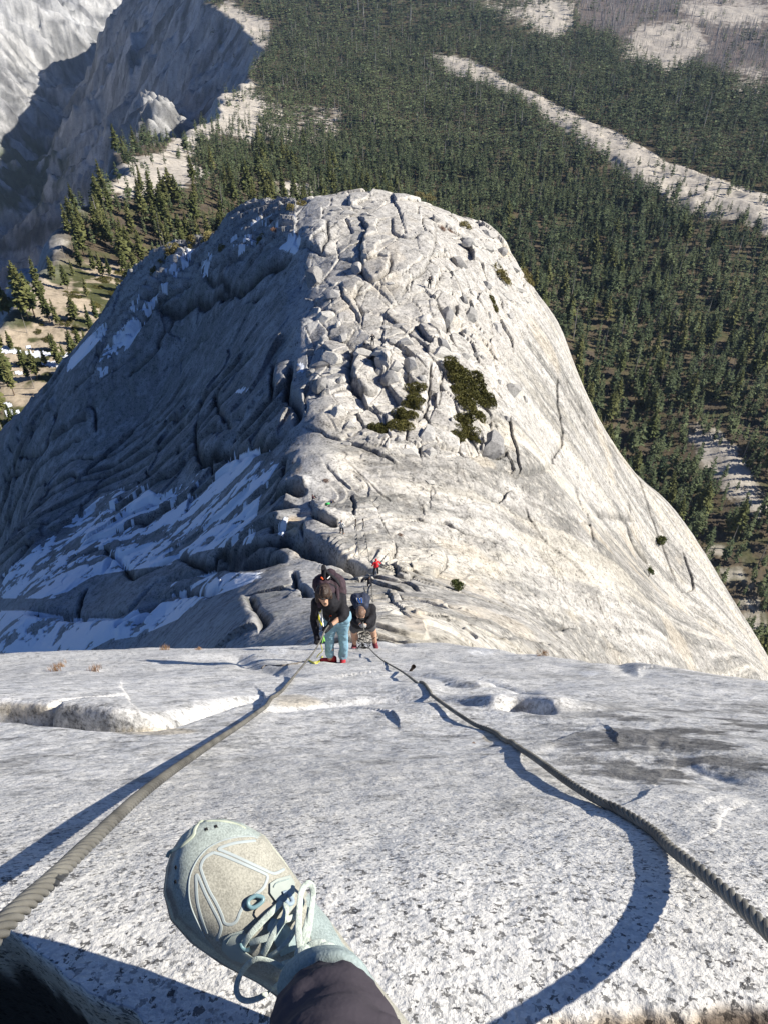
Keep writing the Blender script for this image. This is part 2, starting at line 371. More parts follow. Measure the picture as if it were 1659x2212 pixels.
nf = k.noise(60, 5, .75, o); nf2 = k.noise(14, 4, .7, o)
farc = k.ramp(k.math('ADD', k.math('MULTIPLY', nf, .6), k.math('MULTIPLY', nf2, .4)), [(.38, (.26,) * 3), (.46, (.74,) * 3), (.54, (1.08,) * 3), (.66, (1.32,) * 3)])
k.l(k.mix(1, tn, k.mix(far, near, farc), 'MULTIPLY'), k.b.inputs['Base Color'])
k.b.inputs['Roughness'].default_value = .8; k.b.inputs['Specular IOR Level'].default_value = .2
b1 = k.bump(k.noise(150, 4, .7, o), .55, .003); b2 = k.bump(k.noise(40, 5, .75, o), .45, .009, b1); b3 = k.bump(k.noise(7, 5, .65, o), .5, .03, b2)
k.l(b3, k.b.inputs['Normal'])
me = slab.mesh('rock_slab', k.m); cattr(me, 'tone', rgb.reshape(-1, 3)); vattr(me, 'dist', sst(.9, 2.6, np.sqrt(x * x + y * y + z * z)))
GRANITE_NEAR = k.m
link('rock_slab', me, kind='structure')

# ---- 2. the dome, its flanks and the slope between -----------------------
D = [(830, 1366, -20), (760, 1366, -19), (940, 1368, -21), (900, 1345, -26), (800, 1300, -36), (810, 1240, -46), (700, 1190, -50), (720, 1120, -54), (740, 1040, -57), (760, 960, -58.5),
     (800, 850, -59), (800, 750, -59.5), (780, 650, -59), (760, 550, -58.5), (780, 480, -59), (690, 1366, -20),
     (650, 500, -60.5), (650, 700, -61), (665, 850, -60), (645, 1000, -58.5), (560, 600, -69), (500, 800, -79), (400, 700, -90), (300, 900, -108), (550, 950, -71), (450, 1000, -82), (200, 1100, -112),
     (0, 1200, -128), (400, 1150, -80), (550, 1080, -64), (620, 1130, -56), (600, 1190, -55), (450, 1250, -68), (200, 1300, -92), (0, 1390, -100), (550, 1310, -40.5), (620, 1270, -42), (560, 1345, -32), (600, 1350, -31), (490, 1370, -35.5), (400, 1375, -49), (200, 1395, -78),
     (1000, 1000, -62), (1000, 800, -62), (1000, 600, -63), (950, 1150, -58), (1000, 1250, -54), (1100, 1100, -69), (1120, 900, -71), (1200, 1000, -84), (1300, 1150, -97), (1400, 1250, -117), (1500, 1350, -138),
     (1200, 1250, -72), (1300, 1350, -78), (1450, 1440, -92), (1640, 1475, -130), (1100, 1350, -42), (1200, 1395, -46), (1000, 1360, -30)]
SIL = [(1640, 1400, -190, 1), (1540, 1230, -160, 1), (1440, 1080, -139, 1), (1330, 970, -120, 1), (1260, 840, -101, 1), (1210, 710, -89, 1), (1150, 620, -79, 1), (1070, 500, -69.5, 1), (980, 462, -64.5, .5), (920, 435, -62, .2),
       (830, 420, -60.5, 0), (740, 418, -60.5, 0), (640, 440, -64, -.3), (500, 480, -68, -.4), (380, 530, -78, -1), (300, 580, -88, -1), (225, 680, -103, -1), (100, 830, -127, -1), (0, 930, -146, -1)]
pts = [tuple(P(a, b, z=c)) for a, b, c in D]
for a, b, c, s_ in SIL:
    p = P(a, b, z=c); pts.append(tuple(p))
    hd = np.array([p[0], p[1]]) / np.hypot(p[0], p[1]); tn_ = abs(p[2]) / np.hypot(p[0], p[1])
    for dd, ex in ((12, .35), (32, .55), (80, .8)): pts.append((p[0] + hd[0] * dd, p[1] + hd[1] * dd, p[2] - dd * (tn_ + ex)))
for a in [(0, 6, -11.5), (-6, 5, -13.5), (-12, 8, -30), (3, 4, -10), (7, 5, -22), (0, 0, -6), (-8, 0, -12), (8, 0, -14), (-40, 20, -95), (40, 15, -100), (12, 14, -38), (-60, 30, -125), (75, 40, -150), (80, 70, -165), (-85, 60, -140), (-110, 100, -175), (-130, 160, -205)]: pts.append(a)
tps = TPS(pts, 2e-6)
dome = Polar(0, 0, np.linspace(-RAD(58), RAD(56), 1350), np.concatenate([np.geomspace(5, 14, 50)[:-1], np.geomspace(14, 26, 240)[:-1], np.geomspace(26, 130, 760)[:-1], np.geomspace(130, 215, 420)[:-1], np.geomspace(215, 330, 40)]))
x, y = dome.x, dome.y
def coarse_fill(S, f, st_=6):
    """evaluate a smooth function on every st_-th node and interpolate"""
    nr, nt = S.T.shape; ri = np.unique(np.append(np.arange(0, nr, st_), nr - 1)); ti = np.unique(np.append(np.arange(0, nt, st_), nt - 1))
    c = f(S.x[np.ix_(ri, ti)], S.y[np.ix_(ri, ti)])
    a = np.empty((len(ri), nt)); 
    for i in range(len(ri)): a[i] = np.interp(np.arange(nt), ti, c[i])
    o_ = np.empty((nr, nt)); rr_ = np.arange(nr); k0 = np.clip(np.searchsorted(ri, rr_, 'right') - 1, 0, len(ri) - 2); w = (rr_ - ri[k0]) / (ri[k0 + 1] - ri[k0])
    return a[k0] * (1 - w[:, None]) + a[k0 + 1] * w[:, None]
dome.z = coarse_fill(dome, tps)

# ---- dome relief -------------------------------------------------------
def dh(X, Y): return dome.hit(X, Y, 12, 420, 900)
def dl(pts): h = dh([p[0] for p in pts], [p[1] for p in pts]); return [(a[0], a[1]) for a in h]
A3 = lambda pts: [(x * .5, 498 + .5 * y) for x, y in pts]                 # the crops the lines were read from
A6 = lambda pts: [(x * .45, 912.5 + .45 * y) for x, y in pts]
A5 = lambda pts: [(995.4 + .4 * x, 746.6 + .4 * y) for x, y in pts]
A4 = lambda pts: [(580.6 + .4 * x, 398.2 + .4 * y) for x, y in pts]
A7 = lambda pts: [(580.6 + .275 * x, 954 + .275 * y) for x, y in pts]
base = dome.z.copy(); dome.crack = np.zeros(dome.z.shape)
DX, DY, DF = proj(np.stack([x, y, base], -1))
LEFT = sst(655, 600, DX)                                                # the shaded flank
# large undulation
dome.z += .9 * fbm(x * .045, y * .045, 61, 3) * sst(20, 60, y) + .35 * fbm(x * .16, y * .16, 62, 3) * sst(14, 40, y)
# sheets on the left flank: long terraces that follow the fall line
u_ = x * .10 + 2.0 * fbm(x * .02, y * .03, 63, 2); v_ = y * .17 + .30 * x * .17 + 1.3 * fbm(x * .05, y * .10, 64, 3)
fr = v_ - np.floor(v_); idn = _h(np.floor(v_), np.floor(v_) * 0, 65)
terr = (sst(0, .06, fr) * (1 - fr)) * (.35 + .8 * idn) * sst(-.1, .35, fbm(x * .06, y * .05, 66, 3) + .25)
dome.z += LEFT * terr * 1.7 * sst(1230, 1150, DY) * sst(30, 60, y)
tcr = np.exp(-(np.minimum(fr, 1 - fr) / .045) ** 2) * LEFT * sst(1250, 1200, DY) * sst(.0, .3, fbm(x * .06, y * .05, 66, 3) + .18)
dome.z -= tcr * 1.0; dome.crack = np.maximum(dome.crack, .8 * tcr)
_a, _b, _c, _d, _e = voro(x * .06 + .3 * fbm(x * .1, y * .1, 161, 3), y * .09 - x * .03 + .3 * fbm(x * .1, y * .1, 162, 3), 163, .98)
dome.z += LEFT * (1 - .0) * ((_c - .5) * 1.0 + 3.0 * ((np.modf(_c * 37.7)[0] - .5) * _d + (np.modf(_c * 91.3)[0] - .5) * _e)) * sst(1300, 1200, DY) * .7
top_ = inpoly(DX, DY, [(200, 720), (300, 560), (380, 510), (640, 420), (640, 520), (560, 560), (430, 620), (330, 690), (250, 760)])
top_s = sst(.0, 1.0, top_.astype(float))
v2_ = y * .9 + .5 * x * .8 + 1.2 * fbm(x * .1, y * .2, 67, 3); f2_ = v2_ - np.floor(v2_)
dome.z += top_s * (sst(0, .12, f2_) * (1 - f2_) - .3) * (.6 + 1.6 * _h(np.floor(v2_), np.floor(v2_) * 0, 68))
# fractured plates on the crest
zone = [(640, 415), (760, 405), (930, 420), (1080, 480), (1165, 610), (1150, 700), (1095, 780), (1090, 830), (1060, 900), (1065, 980), (1000, 985), (900, 985), (800, 965), (720, 925), (670, 870), (662, 700), (640, 560)]
zm = np.zeros(DX.shape)
for off in ((0, 0), (14, 0), (-14, 0), (0, 12), (0, -12)): zm += inpoly(DX + off[0], DY + off[1], zone)
zm = zm / 5.0
smo = (inpoly(DX, DY, [(690, 560), (760, 500), (860, 470), (930, 560), (900, 660), (870, 740), (790, 750), (710, 700)]) + inpoly(DX + 12, DY, [(690, 560), (760, 500), (860, 470), (930, 560), (900, 660), (870, 740), (790, 750), (710, 700)])) / 2.0
smo = np.maximum(smo, (inpoly(DX, DY, [(660, 870), (720, 850), (760, 900), (800, 960), (690, 950)]) + 0.0)); zm = zm * (1 - .72 * smo)
wx, wy = x + .8 * fbm(x * .12, y * .12, 71, 4), y + .8 * fbm(x * .12, y * .12, 72, 4)
def plates(sx, sy, s, rot=0.):
    c, d = math.cos(rot), math.sin(rot); a, b = (wx * c - wy * d) * sx, (wx * d + wy * c) * sy
    f1, f2, cid, ox, oy = voro(a, b, s, .98); e = f2 - f1; t_ = (np.modf(cid * 37.7)[0] - .5) * ox + (np.modf(cid * 91.3)[0] - .5) * oy
    return e, cid, t_
e1, c1, q1 = plates(.20, .13, 73, .5); e2, c2, q2 = plates(.30, .20, 77, -.3)
big = sst(700, 560, DY); calm = sst(.05, .35, fbm(x * .05 + 4, y * .05, 79, 3) + .35 * sst(600, 500, DY) - .1)
pl1 = (c1 - .5) * .8 + 2.3 * q1 - .9 * np.exp(-(e1 / .022) ** 2); pl2 = (c2 - .5) * .75 + 2.0 * q2 - .7 * np.exp(-(e2 / .035) ** 2)
e3, c3, q3 = plates(.62, .5, 171, .9); pl2 = pl2 + sst(.1, .5, fbm(x * .08, y * .08, 172, 2) + .2) * ((c3 - .5) * .45 + 1.0 * q3 - .4 * np.exp(-(e3 / .05) ** 2))
dome.crack = np.maximum(dome.crack, zm * (.75 * big * np.exp(-(e1 / .02) ** 2) + .7 * (1 - .8 * big) * (1 - .9 * calm) * np.exp(-(e2 / .03) ** 2)))
dome.z += zm * (pl1 * (.25 + .75 * big) + pl2 * (1 - .75 * big) * (1 - .9 * calm))
# gentle swirling sheets on the lit right flank
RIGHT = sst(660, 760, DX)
ang = np.arctan2(y - 128, x - 119); rad_ = np.hypot(x - 119, y - 128)
s1 = ang * 26 + .9 * fbm(x * .05, y * .05, 81, 3); f3 = s1 - np.floor(s1); id3 = _h(np.floor(s1), np.floor(s1) * 0, 82)
dome.z += RIGHT * (1 - zm) * (sst(0, .08, f3) * (1 - f3)) * .30 * (id3 > .35) * sst(-.25, .25, fbm(x * .07, y * .07, 83, 2))
sw = fbm(x * .10 + 2 * fbm(x * .06, y * .06, 84, 2), y * .10, 85, 3) * 5; f4 = sw - np.floor(sw)
dome.z += RIGHT * (1 - zm) * sst(100, 60, y) * (sst(0, .1, f4) * (1 - f4)) * .28
dome.z += .06 * fbm(x * 1.1, y * 1.1, 86, 4)
# traced joints and sheet edges:  (points, step height m, joint depth m, joint width m, decay m, side)
L_ = []
def J(A, pts, h=.25, g=.5, w=.22, dec=4.0, side=1, ends=.12): L_.append((A(pts) if A else pts, h, g, w, dec, side, ends))
J(A3, [(-60, 1220), (60, 1060), (180, 950), (240, 830), (260, 760), (400, 600), (440, 530), (500, 400)], .5, 1.1, .42, 5, -1)
J(A3, [(190, 1161), (300, 1090), (420, 1010), (560, 880), (650, 790), (740, 660)], .5, .9, .36, 5, -1)
J(A3, [(370, 695), (430, 665), (480, 620), (530, 590), (600, 530)], .7, .4, .3, 3, -1)
J(A3, [(550, 640), (620, 580), (690, 510), (690, 480), (750, 400), (755, 365)], .4, .7, .3, 4, -1)
J(A3, [(310, 810), (370, 770), (400, 765), (415, 800), (418, 880)], .4, .3, .25, 4, -1)
J(A3, [(640, 330), (700, 340), (760, 365), (860, 320), (960, 280), (1010, 262), (1070, 250), (1130, 190), (1200, 160), (1290, 120)], .45, .7, .5, 5, 1, .08)
J(A3, [(870, 190), (900, 220), (960, 250), (1010, 262)], .4, .4, .4, 5, 1)
J(A3, [(740, 590), (830, 520), (880, 480), (920, 460)], .4, .6, .3, 4, -1)
J(A3, [(870, 690), (880, 760), (850, 850), (850, 930), (880, 990), (980, 975), (1100, 945), (1180, 930), (1250, 880), (1310, 850)], .9, .7, .4, 6, 1)
J(A3, [(940, 700), (935, 740), (960, 800), (1000, 870), (1010, 880)], .4, .4, .25, 3, 1)
J(A3, [(1260, 560), (1255, 640), (1240, 700), (1290, 780), (1300, 830), (1270, 880)], .5, 1.2, .5, 3, 1)
J(A3, [(1185, 560), (1180, 640), (1175, 720), (1120, 780)], .4, .6, .35, 3, 1)
J(A3, [(1070, 300), (1130, 290), (1150, 260)], .3, .6, .3, 2, -1)
J(A3, [(0, 1090), (70, 1010), (100, 980), (170, 960)], .3, .6, .3, 3, -1)
J(A3, [(450, 400), (530, 330), (620, 230), (700, 150), (830, 60)], .9, .9, .45, 3, -1)
J(A3, [(520, 420), (600, 340), (680, 260), (760, 180), (860, 110), (900, 60)], .8, 1.0, .45, 3, -1)
J(A3, [(560, 470), (640, 380), (700, 300), (850, 200), (870, 150)], .6, .8, .4, 3, -1)
J(A6, [(100, 530), (140, 510), (240, 490), (330, 430), (400, 390), (500, 330), (600, 320), (690, 290), (770, 250), (850, 235)], .7, 1.0, .4, 5, -1)
J(A6, [(140, 890), (200, 920), (320, 938), (460, 945), (600, 930), (680, 850), (760, 780), (900, 750), (1050, 720), (1200, 705), (1340, 690)], 1.0, 1.8, .6, 5, -1)
J(A6, [(500, 730), (560, 640), (650, 740), (740, 700), (830, 660), (890, 600)], .3, .6, .3, 3, 1)
J(A6, [(840, 640), (1000, 690), (1060, 640), (1180, 620), (1280, 600), (1340, 590), (1500, 640), (1659, 690)], .5, .5, .3, 4, 1)
J(A6, [(640, 1000), (700, 960), (800, 880), (900, 840), (1050, 830)], .4, .8, .35, 3, -1)
J(A6, [(560, 1010), (640, 960), (760, 900), (830, 850)], .4, .7, .3, 3, -1)
J(A6, [(370, 940), (390, 860), (420, 790)], .2, .5, .3, 3, 1)
J(A6, [(0, 740), (40, 720), (90, 650), (180, 560)], .4, .8, .35, 4, -1)
J(A6, [(1200, 830), (1230, 900), (1260, 980), (1230, 1000)], .5, .3, .25, 3, -1)
J(A6, [(1000, 700), (1100, 670), (1250, 660), (1380, 680)], .5, .5, .25, 2, 1)
J(A5, [(520, 120), (515, 220), (520, 330), (545, 450), (540, 530), (500, 600), (490, 660)], .30, .8, .22, 5, 1)
J(A5, [(490, 660), (400, 695), (280, 715), (265, 670)], .7, .5, .25, 5, -1)
J(A5, [(570, 200), (600, 280), (680, 380), (740, 450), (770, 490)], .5, 1.4, .5, 5, -1)
J(A5, [(770, 490), (850, 590), (940, 700), (990, 810), (1020, 900), (1060, 1020), (1085, 1080), (1130, 1200), (1180, 1330)], .25, .7, .25, 4, 1)
J(A5, [(1000, 760), (1040, 820), (1200, 1020), (1330, 1180), (1450, 1370), (1520, 1490), (1570, 1610)], .5, 1.1, .35, 5, -1)
J(A5, [(720, 915), (800, 920), (940, 935)], .5, .7, .35, 3, 1)
J(A5, [(905, 840), (912, 900), (925, 930)], .1, .7, .25, 3, 1)
J(A5, [(600, 950), (660, 955), (740, 955)], .2, .4, .2, 3, 1)
J(A5, [(-40, 850), (30, 868), (90, 850), (190, 865), (250, 800), (320, 790)], .7, .6, .3, 5, -1)
J(A5, [(190, 1330), (290, 1345), (400, 1370), (560, 1430), (690, 1500)], .5, .5, .25, 3, -1)
J(A5, [(480, 1535), (560, 1530), (620, 1540), (760, 1610), (900, 1670)], .5, .6, .25, 3, -1)
J(A5, [(100, 1480), (200, 1530), (260, 1560), (380, 1600), (500, 1620)], .5, .6, .3, 3, -1)
J(A5, [(905, 990), (920, 1050), (950, 1110), (1010, 1170)], .6, 1.1, .5, 3, 1)
J(A5, [(940, 1200), (985, 1250)], .2, 1.0, .5, 2, 1)
J(A5, [(1190, 1100), (1250, 1290), (1235, 1330), (1180, 1340)], .8, .3, .3, 6, 1)
J(A5, [(330, 860), (400, 1000), (520, 1120), (640, 1210), (700, 1290)], .35, .2, .3, 6, 1)
J(A5, [(620, 750), (640, 860), (680, 920), (720, 1090)], .5, .2, .3, 6, 1)
J(A4, [(660, 180), (668, 230), (672, 270), (750, 300), (830, 270)], .35, .5, .3, 4, 1)
J(A4, [(470, 175), (525, 240), (500, 320), (500, 450), (540, 530), (600, 520), (650, 470), (650, 350)], .8, .8, .4, 5, 1)
J(A4, [(310, 190), (322, 290), (300, 370), (295, 400)], .6, 1.2, .5, 5, -1)
J(A4, [(160, 250), (165, 380), (260, 400), (350, 385)], .9, .6, .4, 5, 1)
J(A4, [(380, 540), (395, 600), (420, 660), (470, 720), (490, 760)], .35, .5, .3, 4, 1)
J(A4, [(520, 540), (480, 580), (460, 640), (490, 700), (510, 740)], .9, .5, .35, 6, -1)
J(A4, [(790, 755), (820, 800), (850, 840), (890, 855)], .9, .9, .4, 4, 1)
J(A4, [(880, 960), (872, 1020), (870, 1100), (850, 1170), (850, 1200), (800, 1290)], .35, .9, .26, 3, -1)
J(A4, [(905, 960), (930, 1050), (930, 1100), (910, 1190), (870, 1170)], .4, .6, .22, 3, -1)
J(A4, [(700, 640), (760, 520), (810, 490), (870, 400), (900, 290), (890, 180)], .5, .5, .3, 5, 1)
J(A4, [(900, 640), (930, 720), (960, 770), (940, 800)], .9, 1.0, .5, 3, -1)
J(A4, [(1010, 640), (1010, 720), (1060, 770), (1130, 800)], .9, 1.5, .7, 3, -1)
J(A4, [(1150, 1280), (1210, 1275), (1260, 1300)], .3, .7, .3, 3, 1)
J(A4, [(1300, 1230), (1305, 1330), (1330, 1430), (1355, 1560), (1320, 1580), (1290, 1540)], .6, .4, .25, 4, 1)
J(A4, [(1130, 1430), (1160, 1465), (1240, 1480), (1290, 1440)], .8, .8, .4, 3, 1)
J(A4, [(400, 1390), (500, 1420), (590, 1460), (700, 1510)], .3, .5, .2, 3, 1)
J(A4, [(200, 1340), (290, 1360), (400, 1390)], .3, .3, .2, 3, 1)
J(A4, [(205, 1300), (200, 1200), (215, 1120), (330, 1110)], .9, .5, .35, 4, 1)
J(A4, [(470, 880), (440, 980), (450, 1080), (540, 1130), (600, 1110)], .9, .9, .7, 3, 1)
J(A4, [(480, 900), (560, 940), (580, 1000), (600, 1080)], 1.5, .9, .8, 3, 1)
J(A7, [(655, 410), (665, 500), (680, 560), (690, 640)], .25, .5, .22, 3, 1)
J(A7, [(790, 460), (830, 540), (870, 600), (900, 660), (930, 740), (1000, 830), (985, 890), (940, 950)], .9, .4, .25, 4, -1)
J(A7, [(100, 780), (200, 815), (290, 850), (430, 900), (540, 940), (640, 985), (760, 1050), (820, 1075)], .3, 1.4, .45, 3, 1, .05)
J(A7, [(330, 640), (400, 690), (480, 700), (540, 715)], .9, .9, .4, 3, 1)
J(A7, [(400, 590), (440, 560), (470, 545)], .5, .5, .3, 3, 1)
J(A7, [(190, 1010), (215, 1080), (245, 1150), (330, 1230)], .25, .5, .18, 2, 1)
J(A7, [(245, 1150), (180, 1190), (130, 1230)], .2, .3, .15, 2, 1)
J(A7, [(890, 1170), (920, 1220), (1000, 1290), (1060, 1340), (1130, 1410)], .2, .25, .12, 2, 1)
J(A7, [(920, 1200), (970, 1210), (1040, 1270)], .45, .3, .2, 1.5, -1)
J(A7, [(970, 950), (1010, 1020), (1020, 1060), (1090, 1090), (1150, 1050)], .5, .5, .25, 3, 1)
J(A7, [(1140, 1180), (1250, 1220), (1380, 1290), (1430, 1310)], .4, .5, .25, 3, -1)
J(A7, [(1190, 870), (1300, 850), (1350, 870), (1390, 900), (1380, 960), (1300, 1080)], .5, .3, .25, 4, -1)
J(A7, [(1140, 590), (1260, 640), (1380, 640), (1500, 710), (1659, 760)], .4, .5, .25, 3, 1)
J(A7, [(270, 640), (280, 730), (290, 850)], .4, .6, .25, 3, 1)
J(A7, [(620, 1080), (700, 1100), (760, 1085), (850, 1120), (1000, 1160), (1100, 1190)], .35, .5, .2, 2, 1)
J(A7, [(760, 1060), (900, 1100), (1060, 1130), (1200, 1180)], .35, .4, .2, 2, 1)
J(A7, [(380, 600), (340, 480), (480, 440)], .5, .4, .25, 3, -1)
J(A7, [(40, 480), (120, 470), (230, 450), (330, 430)], .9, .6, .3, 2, 1)
J(A7, [(70, 215), (160, 170), (130, 300), (140, 380)], .6, .5, .3, 3, 1)
J(A7, [(440, 260), (560, 320), (640, 360), (740, 410)], .15, .25, .15, 3, 1)
J(A7, [(1270, 350), (1275, 450), (1270, 560)], .1, .25, .15, 3, 1)
lines_w = [dl(a[0]) for a in L_]
def wf(l): n_ = math.dist(l[0], l[-1]) + 1e-6; return 1 + .7 * abs(l[-1][0] - l[0][0]) / n_
for (a, h, g, w, dec, side, ends), lw in zip(L_, lines_w): ledge(dome, lw, h * (1.5 if a is L_[0][0] or a[0][0] < 640 else 1), dec, g * (2.4 if a[0][0] < 640 else .8), w * (wf(lw) if (a[0][0] < 640 or a[0][0] > 1150) else .62), w * .25, side, ends, .35)
# broad lumps: blocks and bosses along the lit edge
for (X_, Y_, rx, ry, h) in [(665, 1018, 4.5, 4.5, 2.2), (640, 1075, 3.0, 1.6, 1.2), (700, 1112, 2.2, 1.6, .9), (668, 1200, 4, 2, .6), (690, 905, 5, 4, 1.3), (1040, 560, 5, 7, 1.5), (500, 590, 5, 3, 2.0), (440, 620, 6, 3, 1.4),
                            (830, 790, 3, 4, 1.5), (670, 520, 4, 6, 1.6), (590, 905, 2.0, 3.0, .9), (470, 720, 3, 2.5, 1.0), (615, 660, 2, 3, .9), (650, 720, 2, 3, 1.2)]:
    q = dh([X_], [Y_])[0]
    dome.z += h * np.exp(-(np.sqrt(((x - q[0]) / rx) ** 2 + ((y - q[1]) / ry) ** 2) ** 3))
x, y, z = dome.x, dome.y, dome.z
DX, DY, DF = proj(np.stack([x, y, z], -1))
# ---- dome colours
n1 = fbm(x * .09, y * .09, 91, 4); n2 = fbm(x * .5, y * .5, 92, 4)
stre = fbm(ang * 34, rad_ * .035, 93, 5, .6); stre2 = fbm(ang * 110, rad_ * .08, 94, 4, .6)
tone = .42 + .05 * n1 + .04 * n2
dark = sst(-.12, .32, stre + .35 * n1) * RIGHT * (1 - .75 * zm)
pale = sst(.1, .5, fbm(ang * 20 + 3, rad_ * .02, 95, 3)) * RIGHT * (1 - zm)
rgb = np.stack([tone, tone * .985, tone * .955], -1)
rgb = blend(rgb, .80 * dark + .35 * sst(.05, .4, stre2) * RIGHT * (1 - zm), (.19, .19, .185))
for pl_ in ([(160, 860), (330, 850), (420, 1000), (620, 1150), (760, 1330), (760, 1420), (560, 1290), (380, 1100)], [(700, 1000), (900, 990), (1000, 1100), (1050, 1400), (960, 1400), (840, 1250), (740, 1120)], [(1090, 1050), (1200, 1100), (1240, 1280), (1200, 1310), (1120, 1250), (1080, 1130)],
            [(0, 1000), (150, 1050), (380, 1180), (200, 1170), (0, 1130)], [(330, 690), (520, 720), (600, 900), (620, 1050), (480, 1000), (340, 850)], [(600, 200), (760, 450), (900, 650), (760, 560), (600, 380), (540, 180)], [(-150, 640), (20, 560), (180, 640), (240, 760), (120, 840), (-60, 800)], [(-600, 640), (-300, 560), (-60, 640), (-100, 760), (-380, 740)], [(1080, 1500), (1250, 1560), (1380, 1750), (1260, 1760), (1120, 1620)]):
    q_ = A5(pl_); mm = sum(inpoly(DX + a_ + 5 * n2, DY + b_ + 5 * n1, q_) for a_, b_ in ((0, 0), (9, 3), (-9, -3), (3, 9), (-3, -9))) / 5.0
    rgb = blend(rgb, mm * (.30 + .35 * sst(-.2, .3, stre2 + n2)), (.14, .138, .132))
rgb = blend(rgb, .48 * sst(.12, .42, fbm(x * 1.9, y * 1.9, 192, 3)) * RIGHT, (.20, .19, .175)); rgb = blend(rgb, .35 * sst(.15, .45, fbm(x * 1.7 + 9, y * 1.7, 193, 3)) * RIGHT, (.60, .58, .53))
rgb = blend(rgb, .40 * pale, (.58, .55, .48))
rgb = blend(rgb, .30 * sst(.25, .5, fbm(x * .12 + 9, y * .12, 96, 3)) * RIGHT, (.60, .53, .42))
pc = zm * (.25 + .75 * (1 - big)); 
rgb = blend(rgb, zm * .55 * (c2 > .62) * (1 - big), (.36, .35, .335)); rgb = blend(rgb, zm * .35 * (c1 > .6) * big, (.40, .40, .395))
rgb = blend(rgb, zm * .5 * sst(.12, .02, np.minimum(e1, e2 + .1 * big)), (.66, .64, .60))
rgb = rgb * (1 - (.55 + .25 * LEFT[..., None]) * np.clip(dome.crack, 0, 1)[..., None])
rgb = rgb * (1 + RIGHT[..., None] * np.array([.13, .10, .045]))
rgb = rgb * (1 - .36 * (LEFT * sst(-.5, .1, n2) * (1 - top_s) * sst(1420, 1150, DY))[..., None]) ; rgb = blend(rgb, LEFT * .35 * sst(.0, .5, fbm(x * .04, y * .25, 97, 4)), (.20, .20, .21))  # flank colour lowered to deepen the shade it lies in, then grey streaks
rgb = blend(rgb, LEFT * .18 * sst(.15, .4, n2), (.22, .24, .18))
for (X_, Y_, r_, c_, m_) in [(635, 1130, 22, (.56, .43, .27), .7), (650, 1190, 20, (.5, .42, .32), .5), (640, 1010, 14, (.56, .44, .3), .6), (760, 1000, 40, (.58, .53, .44), .3), (900, 1340, 30, (.55, .45, .33), .4), (1090, 545, 12, (.62, .52, .36), .6)]:
    e = np.hypot(DX - X_, DY - Y_) / r_ + .4 * fbm(x * .8, y * .8, 98, 3); rgb = blend(rgb, m_ * (1 - sst(.5, 1.2, e)), c_)
dome_mat = rock_mat('granite_dome', 3.6, .14, .40)
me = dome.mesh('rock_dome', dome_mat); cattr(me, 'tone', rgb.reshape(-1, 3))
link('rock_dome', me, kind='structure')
# ---- snow lying in the shade
sm = np.zeros(DX.shape)
SZ = [([(0, 1250), (60, 1200), (130, 1150), (215, 1080), (300, 1045), (350, 1075), (450, 1010), (560, 975), (612, 985), (590, 1020), (560, 1080), (545, 1170), (470, 1180), (420, 1190), (380, 1215), (300, 1225), (200, 1240), (120, 1290), (0, 1290)], .55),
      ([(0, 1322), (70, 1322), (150, 1338), (260, 1340), (330, 1330), (250, 1370), (190, 1402), (0, 1408)], .72),
      ([(315, 1305), (380, 1262), (470, 1240), (575, 1240), (520, 1262), (440, 1290), (390, 1330), (300, 1370), (240, 1380), (260, 1345)], .62),
      ([(145, 805), (150, 780), (190, 735), (228, 698), (232, 712), (200, 750)], .9),
      ([(205, 800), (240, 735), (300, 680), (345, 640), (330, 670), (285, 740), (255, 790), (210, 815)], .52),
      ([(280, 665), (330, 600), (390, 545), (430, 535), (390, 590), (340, 640), (300, 670)], .5),
      ([(430, 600), (440, 570), (500, 520), (560, 480), (640, 470), (640, 520), (625, 545), (560, 520), (500, 560)], .42),
      ([(627, 545), (640, 505), (648, 520), (642, 548)], .9), ([(500, 845), (515, 835), (540, 838), (535, 848)], .8),
      ([(540, 1150), (545, 1140), (552, 1155), (545, 1168)], .95), ([(602, 1150), (615, 1115), (622, 1120), (612, 1160)], .95), ([(523, 1110), (532, 1085), (542, 1095), (538, 1120)], .95),
      ([(645, 800), (648, 760), (655, 800), (650, 840)], .5), ([(580, 640), (640, 600), (600, 660)], .0)]
sn = fbm(x * .09 + .9 * fbm(x * .2, y * .2, 101, 2), y * .26 + x * .06, 102, 5, .65) * .8 + .45 * fbm(x * .35, y * .6, 103, 4, .6)
for poly, dens in SZ:
    ins = np.zeros(DX.shape)
    for o_ in ((0, 0), (7, 3), (-7, -3), (3, -7), (-3, 7)): ins += inpoly(DX + o_[0], DY + o_[1], poly)
    sm = np.maximum(sm, ins / 5 * sst(.62 - dens, .67 - dens, sn + .10 + .16 * fbm(x * 1.3, y * 1.6, 104, 3)))
fc = dome.faces(); keep = (sm.reshape(-1)[fc] > .35).any(1); fc = fc[keep]; uq, inv = np.unique(fc, return_inverse=True)
V = np.stack([x, y, z + .16 * sst(.2, .7, sm) - .03], -1).reshape(-1, 3)[uq]
k = NT('snow'); k.b.inputs['Base Color'].default_value = (.80, .84, .90, 1); k.b.inputs['Roughness'].default_value = .6
k.b.inputs['Subsurface Weight'].default_value = .0
k.l(k.bump(k.noise(1.5, 4, .6, k.obj()), .5, .2), k.b.inputs['Normal']); SNOW = k.m
link('snow', mesh_np('snow', V, inv.reshape(-1, 4), SNOW), kind='stuff')

